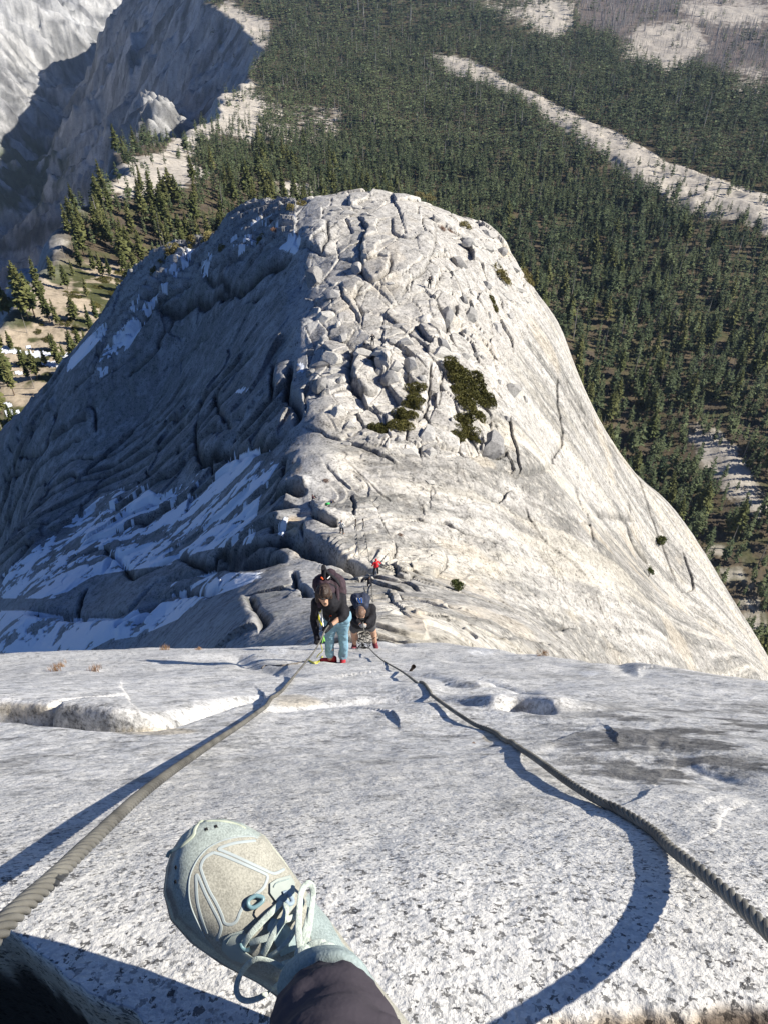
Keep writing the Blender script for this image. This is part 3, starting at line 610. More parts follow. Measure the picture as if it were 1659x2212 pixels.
# ---- 3. valley with its forest floor, the ridge and the canyon wall ----------------
VC = [(1659, 1300, 640), (1659, 1100, 690), (1400, 900, 760), (1659, 900, 800), (1200, 500, 1050), (1659, 650, 1000), (1659, 500, 1150), (900, 400, 1150), (1659, 250, 1650), (1000, 200, 1700), (1300, 300, 1450), (1659, 100, 2300), (1659, 0, 3000), (1200, 0, 2700), (900, 0, 2500), (700, 0, 2500),
      (650, 400, 900), (500, 450, 660), (400, 480, 600), (250, 560, 530), (100, 600, 490), (50, 700, 440), (50, 850, 395), (600, 300, 1200), (600, 150, 1800), (700, 60, 2250), (200, 620, 470), (20, 900, 380), (1300, 700, 850), (1000, 100, 2100), (0, 640, 470), (560, 380, 880), (480, 300, 1120)]
vp = [tuple(P(a, b, d=c)) for a, b, c in VC] + [(-150, 250, -215), (0, 260, -230), (150, 260, -420), (320, 300, -480), (500, 400, -500), (-300, 300, -215), (900, 600, -520), (1500, 1000, -480), (0, 450, -290), (200, 500, -420), (2500, 2500, -480), (0, 5500, -560), (3000, 5000, -500), (-400, 4500, -560)]
vt = TPS(vp, 1e-5)
RID = [P(-250, 700, d=430), P(0, 640, d=470), P(60, 560, d=520), P(130, 490, d=580), P(260, 425, d=730), P(380, 330, d=980), P(440, 260, d=1200), P(500, 195, d=1500), P(575, 75, d=1950), P(520, 20, d=2250), P(440, -40, d=2600), P(300, -160, d=4000)]
ry_ = np.array([p[1] for p in RID]); rx_ = np.array([p[0] for p in RID]); o_ = np.argsort(ry_); ry_, rx_ = ry_[o_], rx_[o_]
val = Polar(0, 0, np.linspace(-RAD(50), RAD(50), 1200), np.concatenate([np.geomspace(190, 4200, 950)[:-1], np.geomspace(4200, 6500, 60)]))
x, y = val.x, val.y
val.z = coarse_fill(val, vt, 8)
bx_ = coarse_fill(val, lambda a, b: np.interp(b, ry_, rx_), 2) + 26 * fbm(x * 0 + 1.3, y * .006, 111, 3) + 30 * fbm(x * .01, y * .01, 112, 3)
zr = vt(np.interp(y[:, 600], ry_, rx_), y[:, 600])[:, None] if False else coarse_fill(val, lambda a, b: vt(np.interp(b, ry_, rx_), b), 8)
s_ = bx_ - x                                                              # metres beyond the rim, canyon side
face = zr - np.where(s_ < 330, 1.25 * s_, 412 + .72 * (s_ - 330))
but = ridged(x * .0022 + .3, y * .0055, 113, 4) - .55                        # buttresses and chimneys running down the wall
face += 70 * (ridged(x * .0006, y * .011, 119, 3) - .55) * sst(10, 150, s_) + 25 * (ridged(x * .0015, y * .035, 120, 3) - .5) * sst(10, 80, s_)
face += 180 * but * sst(20, 260, s_) + 48 * (ridged(x * .009, y * .022, 114, 4) - .55) * sst(10, 120, s_)
floor = -1080 + 60 * fbm(x * .002, y * .002, 115, 3)
wall = -1120 + .88 * (-x - 1180) + 260 * (ridged(x * .0016 + y * .001, y * .0028 - x * .0012, 116, 4) - .5) + 110 * (ridged(x * .006, y * .009, 117, 5) - .5)
def smax(a, b, k_): h = np.clip(.5 + .5 * (a - b) / k_, 0, 1); return b * (1 - h) + a * h + k_ * h * (1 - h)
can = smax(smax(face, floor, 60), wall, 60)
bt = P(265, 190, d=2050)
can += 170 * np.exp(-(((x - bt[0] + .25 * (y - bt[1])) / 120) ** 2 + ((y - bt[1]) / 300) ** 2) ** 2) * (.9 + .18 * ridged(x * .006, y * .006, 118, 4))
m_can = sst(-12, 22, s_)
val.z = val.z * (1 - m_can) + np.minimum(can, val.z + 4) * m_can
val.z += m_can * 16 * (ridged(x * .013, y * .03, 149, 4) - .5)
VX, VY, VF = proj(np.stack([x, y, val.z], -1))
# bare granite strip and rock areas in the forest (soft masks: 1 = bare rock)
def pmask(poly, soft=16):
    m = np.zeros(VX.shape)
    for a in (-1, 0, 1):
        for b in (-1, 0, 1): m += inpoly(VX + a * soft, VY + b * soft * .7, poly)
    return m / 9
STRIP = [(925, 120), (1010, 130), (1110, 185), (1230, 240), (1330, 290), (1430, 350), (1540, 385), (1670, 425), (1670, 520), (1600, 480), (1520, 470), (1400, 420), (1300, 345), (1210, 285), (1120, 215), (1020, 175), (960, 155)]
bare = pmask(STRIP, 8) * .95
for pl, w_ in (([(1130, 0), (1240, 0), (1235, 60), (1200, 90), (1120, 40)], .9), ([(1000, 0), (1140, 0), (1200, 60), (1180, 80), (1060, 35)], .55), ([(480, 0), (585, 50), (580, 90), (540, 160), (450, 180), (430, 80)], .95),
               ([(420, 170), (540, 165), (590, 220), (560, 330), (480, 290), (400, 350), (350, 340)], .75), ([(560, 210), (760, 220), (740, 320), (560, 320)], .45), ([(270, 340), (380, 330), (470, 390), (380, 420), (240, 430)], .95), ([(1640, 150), (1659, 150), (1659, 260)], .4),
               ([(1380, 50), (1500, 40), (1540, 110), (1450, 160), (1330, 120)], .75), ([(1560, 150), (1659, 130), (1659, 230), (1580, 200)], .5), ([(1450, 0), (1659, 0), (1659, 60), (1560, 60), (1480, 40)], .8), ([(1490, 900), (1600, 960), (1659, 1080), (1659, 1130), (1560, 1060), (1480, 960)], .65),
               ([(590, 400), (690, 395), (690, 430), (600, 430)], .8), ([(0, 560), (250, 590), (270, 640), (200, 760), (100, 900), (0, 940)], .55), ([(60, 540), (160, 500), (140, 560), (60, 590)], .6), ([(1470, 1180), (1560, 1160), (1659, 1250), (1659, 1400), (1600, 1380)], .4)):
    bare = np.maximum(bare, pmask(pl) * w_)
BURN = np.clip(pmask([(1230, -40), (1480, -40), (1700, -40), (1700, 190), (1560, 160), (1400, 110), (1260, 60)], 20), 0, 1)
# relief in the forest and on the bare rock
val.z += (1 - m_can) * (7 * fbm(x * .008, y * .008, 121, 3) + 3.0 * fbm(x * .03, y * .03, 122, 3) * (.4 + bare)) + 5 * bare * pmask(STRIP, 14) + m_can * 9 * (ridged(x * .03, y * .03, 123, 4) - .5)
val.z += (1 - m_can) * bare * 5 * (ridged(x * .03, y * .045, 124, 4) - .5) * sst(500, 900, y)
VX, VY, VF = proj(np.stack([x, y, val.z], -1))
n1 = fbm(x * .02, y * .02, 131, 4); n2 = fbm(x * .09, y * .09, 132, 4); n3 = fbm(x * .003, y * .006, 133, 4)
rgb = np.stack([.11 + .05 * n2, .088 + .035 * n2, .058 + .01 * n2], -1)
rgb = blend(rgb, .7 * sst(.05, .35, n2), (.07, .08, .038))
rgb = blend(rgb, sst(.30, .62, bare + .35 * n2 + .15 * n1), (.46, .42, .36))
shelf = pmask([(0, 560), (260, 570), (280, 640), (200, 780), (100, 900), (0, 960)], 10)
rgb = blend(rgb, shelf, (.42, .35, .26)); rgb = blend(rgb, shelf * sst(.05, .22, fbm(x * .07, y * .07, 134, 4)), (.085, .09, .04))
rgb = blend(rgb, BURN * .7 * (1 - bare), (.20, .165, .16))
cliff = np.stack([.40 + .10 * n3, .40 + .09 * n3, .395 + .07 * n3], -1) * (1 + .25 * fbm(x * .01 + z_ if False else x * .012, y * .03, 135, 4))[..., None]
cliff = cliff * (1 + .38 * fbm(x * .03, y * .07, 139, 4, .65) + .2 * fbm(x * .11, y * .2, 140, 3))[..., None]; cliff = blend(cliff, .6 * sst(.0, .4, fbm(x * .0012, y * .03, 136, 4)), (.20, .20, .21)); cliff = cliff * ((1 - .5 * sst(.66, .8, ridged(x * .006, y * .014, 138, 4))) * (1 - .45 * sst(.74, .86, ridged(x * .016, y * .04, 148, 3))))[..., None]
veg = pmask([(-20, 330), (40, 290), (150, 320), (150, 380), (90, 450), (-20, 460)], 14) * sst(-.15, .15, n1 + .2)
cliff = blend(cliff, veg * .9, (.06, .075, .035))
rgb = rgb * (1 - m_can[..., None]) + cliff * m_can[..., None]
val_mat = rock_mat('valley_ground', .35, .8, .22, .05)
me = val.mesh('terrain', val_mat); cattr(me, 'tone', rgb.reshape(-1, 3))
link('terrain', me, kind='structure')
# snow left in the shade on the shelf
shs = shelf * sst(.40, .46, fbm(x * .05 + 7, y * .12, 137, 4)) * sst(700, 760, VY)
fc = val.faces(); keep = (shs.reshape(-1)[fc] > .4).any(1); fc = fc[keep]; uq, inv = np.unique(fc, return_inverse=True)
V = np.stack([x, y, val.z + .25], -1).reshape(-1, 3)[uq]
if len(uq): link('snow', mesh_np('snow_far', V, inv.reshape(-1, 4), SNOW), kind='stuff')

# ================================================================== TREES, SHRUBS, BOULDERS
NP = np.random.default_rng(7)
def leaf_mat(name, c0, c1, rnd='obj'):
    k = NT(name); k.b.inputs['Roughness'].default_value = .75; k.b.inputs['Specular IOR Level'].default_value = .12
    if rnd == 'obj': f = k.n('ObjectInfo').outputs['Random']
    else: f = k.attr('tone1').outputs['Fac']
    n = k.noise(.9 if rnd == 'obj' else .12, 3, .6, k.obj())
    f2 = k.math('ADD', k.math('MULTIPLY', f, .65), k.math('MULTIPLY', k.math('SUBTRACT', n, .3), .8), clamp=True)
    k.l(k.ramp(f2, [(0, c0), (1, c1)]), k.b.inputs['Base Color'])
    return k.m
M_CROWN = leaf_mat('conifer_needles', (.055, .075, .025), (.20, .20, .075))
M_FOREST = leaf_mat('forest_needles', (.034, .055, .028), (.135, .160, .075), 'at')
k = NT('bark'); k.l(k.ramp(k.noise(6, 3, .6, k.obj()), [(.3, (.10, .065, .045)), (.7, (.24, .17, .12))]), k.b.inputs['Base Color']); M_BARK = k.m
k = NT('dead_wood'); k.l(k.ramp(k.noise(4, 3, .6, k.obj()), [(.3, (.24, .22, .20)), (.7, (.42, .39, .36))]), k.b.inputs['Base Color']); M_DEAD = k.m
M_SHRUB = leaf_mat('shrub_leaves', (.060, .062, .018), (.150, .135, .040))
M_SHRUBY = leaf_mat('yellow_shrub_leaves', (.16, .14, .05), (.30, .26, .11))
M_DRY = leaf_mat('dry_tuft', (.26, .15, .08), (.45, .30, .18))
M_REDDRY = leaf_mat('dry_red_shrub', (.13, .07, .05), (.26, .16, .11))
def conifer(whorls, per, cards, seed, taper=1.0, wid=.17, base=.18, gaps=.12):
    """unit-height tree: trunk tris and crown tris (numpy)"""
    g = np.random.default_rng(seed); tv = []; tf = []
    n = 6
    for i, (h, r) in enumerate(((0, .014), (.5, .009), (1.0, .001))):
        for j in range(n): a = j / n * 6.283; tv.append((r * math.cos(a), r * math.sin(a), h))
    for i in range(2):
        for j in range(n): a = i * n + j; b = i * n + (j + 1) % n; tf += [(a, b, b + n), (a, b + n, a + n)]
    cv = []; side = g.random(2) * .1
    for w in range(whorls):
        q = (w + g.random() * .8) / whorls; h = base + (1 - base) * q
        R = wid * ((1 - q) ** .75 * taper + .05) * (.75 + .5 * g.random()) * min(1, .45 + q * 3)
        off = g.random() * 6.28
        for b in range(per):
            if g.random() < gaps: continue
            a = off + b / per * 6.283 + g.normal() * .25; r = R * (.65 + .6 * g.random()); dr = -.10 - .25 * g.random() + .45 * q
            ca, sa = math.cos(a), math.sin(a)
            for c in range(cards):
                f0 = c / cards * .75; f1 = min(1.1, (c + 1.35) / cards); wd = .33 * R * (1.15 - .5 * f1) + .008
                z0 = h + dr * f0 * r + g.normal() * .006; z1 = h + dr * f1 * r + g.normal() * .010; tl = g.normal() * .55
                m_ = (f0 * .45 + f1 * .55) * r
                p0 = (ca * f0 * r, sa * f0 * r, z0); p2 = (ca * f1 * r, sa * f1 * r, z1)
                zl = (z0 + z1) / 2 + wd * tl; zr_ = (z0 + z1) / 2 - wd * tl
                p1 = (ca * m_ - sa * wd, sa * m_ + ca * wd, zl - .2 * wd); p3 = (ca * m_ + sa * wd, sa * m_ - ca * wd, zr_ - .2 * wd)
                cv += [p0, p1, p2, p0, p2, p3]
    cv = np.array(cv); cf = np.arange(len(cv)).reshape(-1, 3)
    return np.array(tv), np.array(tf), cv, cf
def snag(seed, k_=14):
    g = np.random.default_rng(seed); tv, tf, _, _ = conifer(1, 1, 1, seed); cv = []
    for i in range(k_):
        h = .25 + .7 * g.random(); a = g.random() * 6.28; r = .08 * (1.1 - h) * (.4 + g.random()); ca, sa = math.cos(a), math.sin(a)
        cv += [(0, 0, h), (ca * r, sa * r, h - .01 + .03 * g.random()), (0, 0, h + .008)]
    return tv * [1.2, 1.2, 1], tf, np.array(cv), np.arange(len(cv)).reshape(-1, 3)
HI = [conifer(30, 8, 3, 300 + i, wid=.135 + .035 * (i % 3), base=.10 + .05 * (i % 4), gaps=.15) for i in range(7)]
MID = [conifer(14, 6, 1, 400 + i, wid=.145 + .03 * (i % 3), base=.12 + .05 * (i % 3)) for i in range(6)]
LO = [conifer(7, 5, 1, 500 + i, wid=.21 + .04 * (i % 3), base=.08, gaps=.05) for i in range(5)]
SN = [snag(600 + i) for i in range(4)]
hi_me = [(mesh_np('trunk', a, b, M_BARK), mesh_np('crown', c, d, M_CROWN, False)) for a, b, c, d in HI]
sn_me = [(mesh_np('trunk', a, b, M_DEAD), mesh_np('branches', c, d, M_DEAD, False)) for a, b, c, d in SN]
def put_tree(p, h, label, group, kind='pine_tree', v=None, dead=False, cat='tree'):
    tr, cr = (sn_me if dead else hi_me)[(rng.randrange(99) if v is None else v) % (4 if dead else 7)]
    w = h * rng.uniform(.85, 1.2)
    e = link(kind, None, loc=p, rot=(rng.uniform(-.03, .03), rng.uniform(-.03, .03), rng.uniform(0, 6.28)), sc=(w, w, h), label=label, category=cat, group=group)
    link('trunk', tr, e); link('branches' if dead else 'crown', cr, e)
    return e
DOMEOUT = [(-60, 1000), (0, 945), (100, 845), (210, 730), (235, 690), (305, 590), (385, 540), (500, 490), (640, 450), (740, 428), (830, 430), (920, 445), (980, 475), (1060, 500), (1085, 535), (1140, 620), (1200, 715), (1250, 845), (1320, 975), (1430, 1090), (1530, 1240), (1630, 1410), (1700, 1520), (1700, 2300), (-60, 2300)]
# traced trees of the left shelf: base x, base y, top y in the crop, dead?
SH = [(250, 600, 130, 0), (305, 580, 215, 0), (385, 500, 95, 0), (435, 625, 330, 0), (505, 650, 430, 0), (590, 340, 130, 0), (760, 412, 225, 0), (478, 265, 60, 0), (655, 610, 410, 0), (850, 640, 425, 0), (790, 700, 480, 0), (240, 720, 560, 1), (85, 570, 310, 0),
      (30, 560, 290, 0), (20, 850, 620, 0), (75, 1180, 790, 0), (130, 1260, 950, 0), (330, 1120, 860, 0), (302, 1200, 1060, 1), (520, 1000, 735, 0), (470, 870, 720, 0), (110, 860, 700, 0), (690, 810, 680, 0), (735, 780, 690, 0), (1190, 170, 20, 0), (1080, 190, 10, 0), (960, 245, 60, 0), (190, 1200, 1130, 1),
      (210, 1010, 850, 0), (560, 930, 800, 0), (890, 230, 20, 0), (820, 180, -20, 0), (700, 150, -60, 0), (400, 1000, 850, 0), (20, 1420, 1150, 0), (120, 1500, 1330, 0), (60, 1640, 1420, 0), (250, 1130, 980, 0), (1235, 100, -70, 0), (640, 230, 90, 0)]
trees = []
for bx0, by0, ty0, dd in SH:
    X_, Y_, T_ = .25 * bx0, 539 + .25 * by0, 539 + .25 * ty0
    q = val.hit([X_], [Y_], 200, 3000)[0]; f = proj(q)[2]
    hh = (Y_ - T_) / F_REF * f / math.cos(math.atan2(-q[2], q[1])) * 1.0
    trees.append((q, min(hh, 32), dd, 1e9, 'shelf'))
# the forest: candidates spread evenly over the ground
cand = []
for r0, r1, a_ in ((300, 1250, 60), (1250, 2200, 75), (2200, 4100, 150)):
    n = int(.68 * (r1**2 - r0**2) / a_); rr = np.sqrt(NP.uniform(r0**2, r1**2, n)); th = NP.uniform(-.56, .80, n) 
    cand.append(np.stack([rr * np.sin(th), rr * np.cos(th), np.full(n, r0)], -1))
c = np.concatenate(cand); cx, cy = c[:, 0], c[:, 1]
cz = val.at(cx, cy); cb = val.at(cx, cy, bare); cm = val.at(cx, cy, m_can); cs = val.at(cx, cy, shelf); cbn = val.at(cx, cy, BURN)
qx, qy, qf = proj(np.stack([cx, cy, cz], -1))
clump = fbm(cx * .012, cy * .012, 141, 3)
dens = np.clip(1.0 - 1.02 * cb + .25 * clump - .45 * sst(.2, .5, fbm(cx * .022, cy * .03, 144, 3)), .025, 1) * (cm < .3) * (cs < .2)
dens = np.where(cb > .85, .16, dens) * np.where(cbn > .5, .75, 1)
dens = np.where((qx < 330) & (qy > 480), dens * .9, dens)
hts = 20.5 * (1 + .34 * NP.normal(size=len(cx))) + 5 * fbm(cx * .006, cy * .006, 143, 3); hts = np.clip(hts, 7, 36) * (1 - .35 * np.clip(cb, 0, 1)) * np.where(qx < 560, .80, 1)
topx, topy, _ = proj(np.stack([cx, cy, cz + hts], -1))
hid = inpoly(topx, topy + 4, DOMEOUT) | (topx < -40) | (topx > 1700) | (topy > 1500) | (qy < -25)
sel = (NP.random(len(cx)) < dens) & ~hid
idx = np.nonzero(sel)[0]; print('forest trees', len(idx))
dead = NP.random(len(cx)) < np.where(cbn > .4, .9, .055)
px_h = (qy - topy); order = idx[np.argsort(-px_h[idx])]
solo = set(order[:300 - len(trees) - 14].tolist())
for i in sorted(solo): trees.append((np.array([cx[i], cy[i], cz[i]]), hts[i], bool(dead[i]), px_h[i], 'shelf' if qx[i] < 700 else 'slope'))
LAB = {('shelf', 0): ('green conifer in the stand beyond the left shoulder of the dome', 'conifers beyond the left shoulder of the dome'), ('shelf', 1): ('bare grey dead tree standing among the conifers left of the dome', 'dead trees left of the dome'),
       ('slope', 0): ('dark green conifer on the forest slope below the right edge of the dome', 'conifers below the right edge of the dome'), ('slope', 1): ('bare grey dead tree in the forest below the right edge of the dome', 'dead trees below the right edge of the dome')}
SPECIAL = {5: 'lone dark conifer on the pale sandy clearing, farthest back on it', 6: 'lone slim conifer on the sandy clearing close to the dome edge', 11: 'grey dead tree with drooping bare limbs on the left shelf', 15: 'tall full conifer at the left picture edge above the dome flank', 0: 'tallest conifer of the clump on the left shelf', 4: 'short conifer at the right end of the clump on the left shelf'}
ONE = ['first', 'second', 'third', 'fourth', 'fifth', 'sixth', 'seventh', 'eighth', 'ninth', 'tenth', 'eleventh', 'twelfth', 'thirteenth', 'fourteenth', 'fifteenth', 'sixteenth', 'seventeenth', 'eighteenth', 'nineteenth']
ORD = ONE + ['twentieth'] + ['twenty-' + w_ for w_ in ONE[:9]] + ['thirtieth'] + ['thirty-' + w_ for w_ in ONE[:9]] + ['fortieth'] + ['forty-' + w_ for w_ in ONE[:9]]
_o = sorted(range(len(SH)), key=lambda i: SH[i][0]); ordn = {k_: v_ for v_, k_ in enumerate(_o)}
for n_, (q, hh, dd, ph, wh) in enumerate(trees):
    lb, gp = LAB[(wh, int(bool(dd)))]
    if n_ < len(SH): lb = ('grey dead tree' if dd else 'green conifer') + ' of the open shelf left of the dome, %s from the left' % ORD[ordn[n_]]; gp = 'trees on the open shelf'
    if n_ in SPECIAL: lb = SPECIAL[n_]
    put_tree(q - np.array([0, 0, .3]), hh, lb, gp, 'dead_tree' if dd else 'pine_tree', dead=bool(dd))
# everything farther off: one mass
VV = []; FF = []; MM = []; TT = []; nv = 0
for i in idx:
    if i in solo: continue
    r0 = c[i, 2]; lod = SN if dead[i] else (MID if r0 < 1000 else LO)
    tv, tf, cv, cf = lod[int(NP.integers(len(lod)))]
    h = hts[i]; w = h * (.8 + .45 * NP.random()) * (1.0 if r0 < 2000 else 1.35) * (1.8 if dead[i] and r0 > 1000 else 1); a = NP.random() * 6.28; ca, sa = math.cos(a), math.sin(a)
    R_ = np.array([[ca * w, sa * w, 0], [-sa * w, ca * w, 0], [0, 0, h]]); off = np.array([cx[i], cy[i], cz[i] - .3]); t_ = NP.random() * .75 + .5 * clump[i] + .1
    for v_, f_, mi in ((tv, tf, 2 if dead[i] else 1), (cv, cf, 2 if dead[i] else 0)):
        if len(v_) == 0: continue
        VV.append(v_ @ R_ + off); FF.append(f_ + nv); MM.append(np.full(len(f_), mi)); TT.append(np.full(len(v_), t_)); nv += len(v_)
me = mesh_np('forest', np.concatenate(VV), np.concatenate(FF), smooth=False, mats=[M_FOREST, M_BARK, M_DEAD], fmat=np.concatenate(MM)); vattr(me, 'tone1', np.concatenate(TT))
link('forest', me, kind='stuff'); del VV, FF
# ---- shrubs ---------------------------------------------------------------
def shrub_mesh(seed, n=1400, flat=.45, leaf=.075, up=False):
    g = np.random.default_rng(seed); lob = [(g.uniform(-.6, .6), g.uniform(-.6, .6), g.uniform(.35, .6)) for _ in range(6)]
    pts_ = []
    while len(pts_) < n:
        lx, ly, lr = lob[g.integers(6)]; v = g.normal(size=3); v /= np.linalg.norm(v); v[2] = abs(v[2]); rr_ = lr * (.72 + .3 * g.random())
        pts_.append((lx + v[0] * rr_, ly + v[1] * rr_, v[2] * rr_ * flat * 1.6))
    p = np.array(pts_); a = g.normal(size=(n, 3)); a /= np.linalg.norm(a, axis=1)[:, None]
    if up: a = a * .5 + np.array([0, 0, 1.6]); a /= np.linalg.norm(a, axis=1)[:, None]
    b = np.cross(a, g.normal(size=(n, 3))); b /= np.linalg.norm(b, axis=1)[:, None]; s_l = leaf * (.6 + .8 * g.random((n, 1)))
    V = np.stack([p - b * s_l * (.5 if not up else .15), p + b * s_l * (.5 if not up else .15), p + a * s_l * (1.3 if not up else 4)], 1).reshape(-1, 3)
    return V, np.arange(len(V)).reshape(-1, 3)
def mk_shrub(seed, mat, **k_): V, F = shrub_mesh(seed, **k_); return mesh_np('shrub', V, F, mat, False)
SHG = [mk_shrub(700 + i, M_SHRUB, n=2200) for i in range(4)]; SHY = [mk_shrub(710 + i, M_SHRUBY, n=900, flat=.7, leaf=.10) for i in range(3)]; SHR = [mk_shrub(720 + i, M_REDDRY, n=700, leaf=.08) for i in range(2)]; SHD = [mk_shrub(730 + i, M_DRY, n=220, up=True, flat=.5, leaf=.13) for i in range(3)]
def normal_at(S, x_, y_, e=.3):
    zx = (float(S.at(np.array([x_ + e]), np.array([y_]))[0]) - float(S.at(np.array([x_ - e]), np.array([y_]))[0])) / (2 * e)
    zy = (float(S.at(np.array([x_]), np.array([y_ + e]))[0]) - float(S.at(np.array([x_]), np.array([y_ - e]))[0])) / (2 * e)
    return Vector((-zx, -zy, 1)).normalized()
def put_shrub(S, X_, Y_, w, me_, label, group, kind='shrub', tall=1.0, t=(12, 3000), align=.8, cat='shrub', e=.5):
    q = S.hit([X_], [Y_], *t)[0]; f = proj(q)[2]; r = w / F_REF * f / 2
    n_ = (normal_at(S, q[0], q[1], e) * align + Vector((0, 0, 1 - align))).normalized()
    o = link(kind, me_, loc=q + np.array(n_) * r * (.10 if S is dome else -.12), sc=(r, r, r * tall), label=label, category=cat, group=group)
    o.rotation_euler = (Matrix.Rotation(0, 3, 'X') @ n_.to_track_quat('Z', 'Y').to_matrix() @ Matrix.Rotation(rng.uniform(0, 6.28), 3, 'Z')).to_euler()
    return o
G4 = lambda x_, y_: (580.6 + .4 * x_, 398.2 + .4 * y_)
for i, (a, b, w) in enumerate([(975, 1005, 130), (1040, 1060, 150), (1110, 1110, 150), (1030, 1125, 120), (1170, 1165, 100), (1180, 1195, 70), (1120, 1160, 120), (1060, 1190, 120), (1120, 1240, 100), (1040, 1290, 140), (1010, 1340, 90), (1075, 1340, 100), (1120, 1385, 60)]):
    X_, Y_ = G4(a, b); put_shrub(dome, X_, Y_, w * .4 * 1.35, SHG[i % 4], 'olive green shrub of the larger mat on the crest, %s from the top' % ONE[i], 'shrubs of the larger mat on the crest')
for i, (a, b, w) in enumerate([(780, 1115, 95), (800, 1165, 90), (770, 1195, 90), (750, 1245, 100), (700, 1250, 70), (710, 1305, 110), (590, 1330, 110), (640, 1320, 80)]):
    X_, Y_ = G4(a, b); put_shrub(dome, X_, Y_, w * .4 * 1.35, SHG[(i + 1) % 4], 'olive green shrub of the slanting row on the crest, %s from the top' % ONE[i], 'shrubs of the slanting row on the crest')
put_shrub(dome, *G4(1195, 620), 26, SHG[2], 'olive shrub in the rocks beside the tall leaning blocks', 'shrubs near the right rim'); put_shrub(dome, *G4(1215, 665), 24, SHG[1], 'olive shrub just below another, between blocks near the right rim', 'shrubs near the right rim')
put_shrub(dome, *G4(935, 240), 26, SHR[0], 'brown shrub lying flat on pale rock near the top of the dome', 'brown shrubs', tall=.5); put_shrub(dome, *G4(985, 262), 24, SHR[1], 'second brown shrub on pale rock near the top of the dome', 'brown shrubs', tall=.5)
for (X_, Y_, w, lb) in [(865, 1157, 12, 'small dry reddish shrub right of the cable foot'), (706, 1040, 14, 'thin dry shrub behind the big pale boss'), (700, 545, 12, 'dark red shrub in the crack between two crest slabs'), (1068, 1140, 0, '')]:
    if w: put_shrub(dome, X_, Y_, w * 1.3, SHR[0], lb, 'dry shrubs on the dome')
G8 = lambda x_, y_: (290 + .275 * x_, 398 + .275 * y_)
for i, (a, b, w) in enumerate([(455, 450, 110), (430, 390, 70), (580, 420, 110), (560, 345, 60), (700, 490, 70), (160, 670, 70), (220, 590, 60), (330, 510, 130), (270, 540, 80), (1000, 430, 90), (1110, 360, 90), (1080, 290, 60), (1310, 150, 90), (1240, 180, 90)]):
    X_, Y_ = G8(a, b); put_shrub(dome, X_, Y_ + 4, w * .275 * 1.1, (SHR if i in (10, 11) else SHY)[i % 2], 'yellowish bush on the snowy left shoulder of the dome' if i not in (10, 11) else 'dark reddish bush among pale rocks on the left shoulder', 'bushes on the left shoulder' if i not in (10, 11) else 'reddish bushes on the left shoulder', tall=1.3)
for i, (a, b, w, lb) in enumerate([(1060, 225, 60, 'yellow green bush on the right rim near the top'), (1240, 490, 100, 'green bush among blocks on the right rim'), (1275, 520, 60, 'dry bush beside the green one on the right rim'), (1385, 500, 90, 'yellow green bush hanging over the right rim'), (815, 60, 60, 'yellow bush at the top edge of the dome'), (870, 75, 60, 'low yellow bush at the top edge, right of another')]):
    X_, Y_ = G4(a, b); put_shrub(dome, X_, Y_ + 3, w * .4 * 1.2, SHY[i % 3], lb, 'bushes on the right rim', tall=1.1)
for i, (a, b, w) in enumerate([(620, 370, 150), (840, 330, 130), (880, 260, 200), (1060, 210, 200), (1040, 270, 130), (970, 370, 110), (570, 640, 140), (620, 600, 90), (640, 690, 120), (620, 405, 140), (400, 770, 120), (330, 710, 100), (60, 440, 120), (820, 480, 130), (210, 980, 120), (150, 860, 100), (370, 640, 90), (300, 1000, 90)]):
    put_shrub(val, .25 * a, 539 + .25 * b, w * .25, SHG[i % 4], 'low green shrub on the sandy shelf, number %s in its scatter from top to bottom' % ONE[i] if False else 'low green shrub on the sandy shelf left of the dome', 'shrubs on the sandy shelf', tall=.8, t=(200, 3000), e=3)
for X_, Y_, w, lb in [(120, 1450, 40, 'dry grass tuft in a hollow of the slab, leftmost'), (137, 1440, 34, 'dry grass tuft just right of the leftmost one'), (204, 1450, 36, 'upright dry grass tuft in a scoop of the slab'), (354, 1404, 30, 'small dry tuft near the crest left of the climbers'), (432, 1404, 22, 'smallest dry tuft near the crest left of the climbers')]:
    put_shrub(slab, X_, Y_, w, SHD[int(X_) % 3], lb, 'dry tufts on the near slab', 'grass_tuft', tall=1.0, t=(.3, 30), align=.3, cat='grass tuft', e=.05)
put_shrub(slab, 1170, 1416, 44, SHD[1], 'rust brown dry tuft at the right part of the crest', 'dry tufts on the near slab', 'grass_tuft', tall=.7, t=(.3, 30), align=.4, cat='grass tuft', e=.05)
put_shrub(slab, 1023, 1606, 14, SHD[0], 'tiny pale tuft by the right cable on the speckled slab', 'dry tufts on the near slab', 'grass_tuft', tall=.5, t=(.3, 30), align=.6, cat='grass tuft', e=.05)
# small pines on the right flank
def small_pine(X_, Y_, hpx, lb, lobes):
    q = dh([X_], [Y_])[0]; f = proj(q)[2]; h = hpx / F_REF * f
    e = link('pine_tree', None, loc=q, sc=(h, h, h), label=lb, category='tree', group='small pines on the right flank'); 
    cv = []
    for (lx, lz, lr) in lobes:
        V, F = shrub_mesh(int(lx * 100 + lz * 1000) + 900, n=500, flat=.62, leaf=.16); cv.append(V * lr + np.array([lx, 0, lz]))
    V = np.concatenate(cv); link('crown', mesh_np('crown', V, np.arange(len(V)).reshape(-1, 3), M_CROWN, False), e)
    tv, tf, _, _ = HI[0]; link('trunk', mesh_np('trunk', tv * [2.2, 2.2, .8], tf, M_BARK), e)
small_pine(1425, 1178, 34, 'rounded little green pine clinging to the steep right flank', [(0, .25, .42), (.05, .5, .36)])
small_pine(1400, 1246, 34, 'thin open pine below the rounded one on the flank', [(0, .55, .25), (.12, .4, .22), (-.1, .75, .2)])
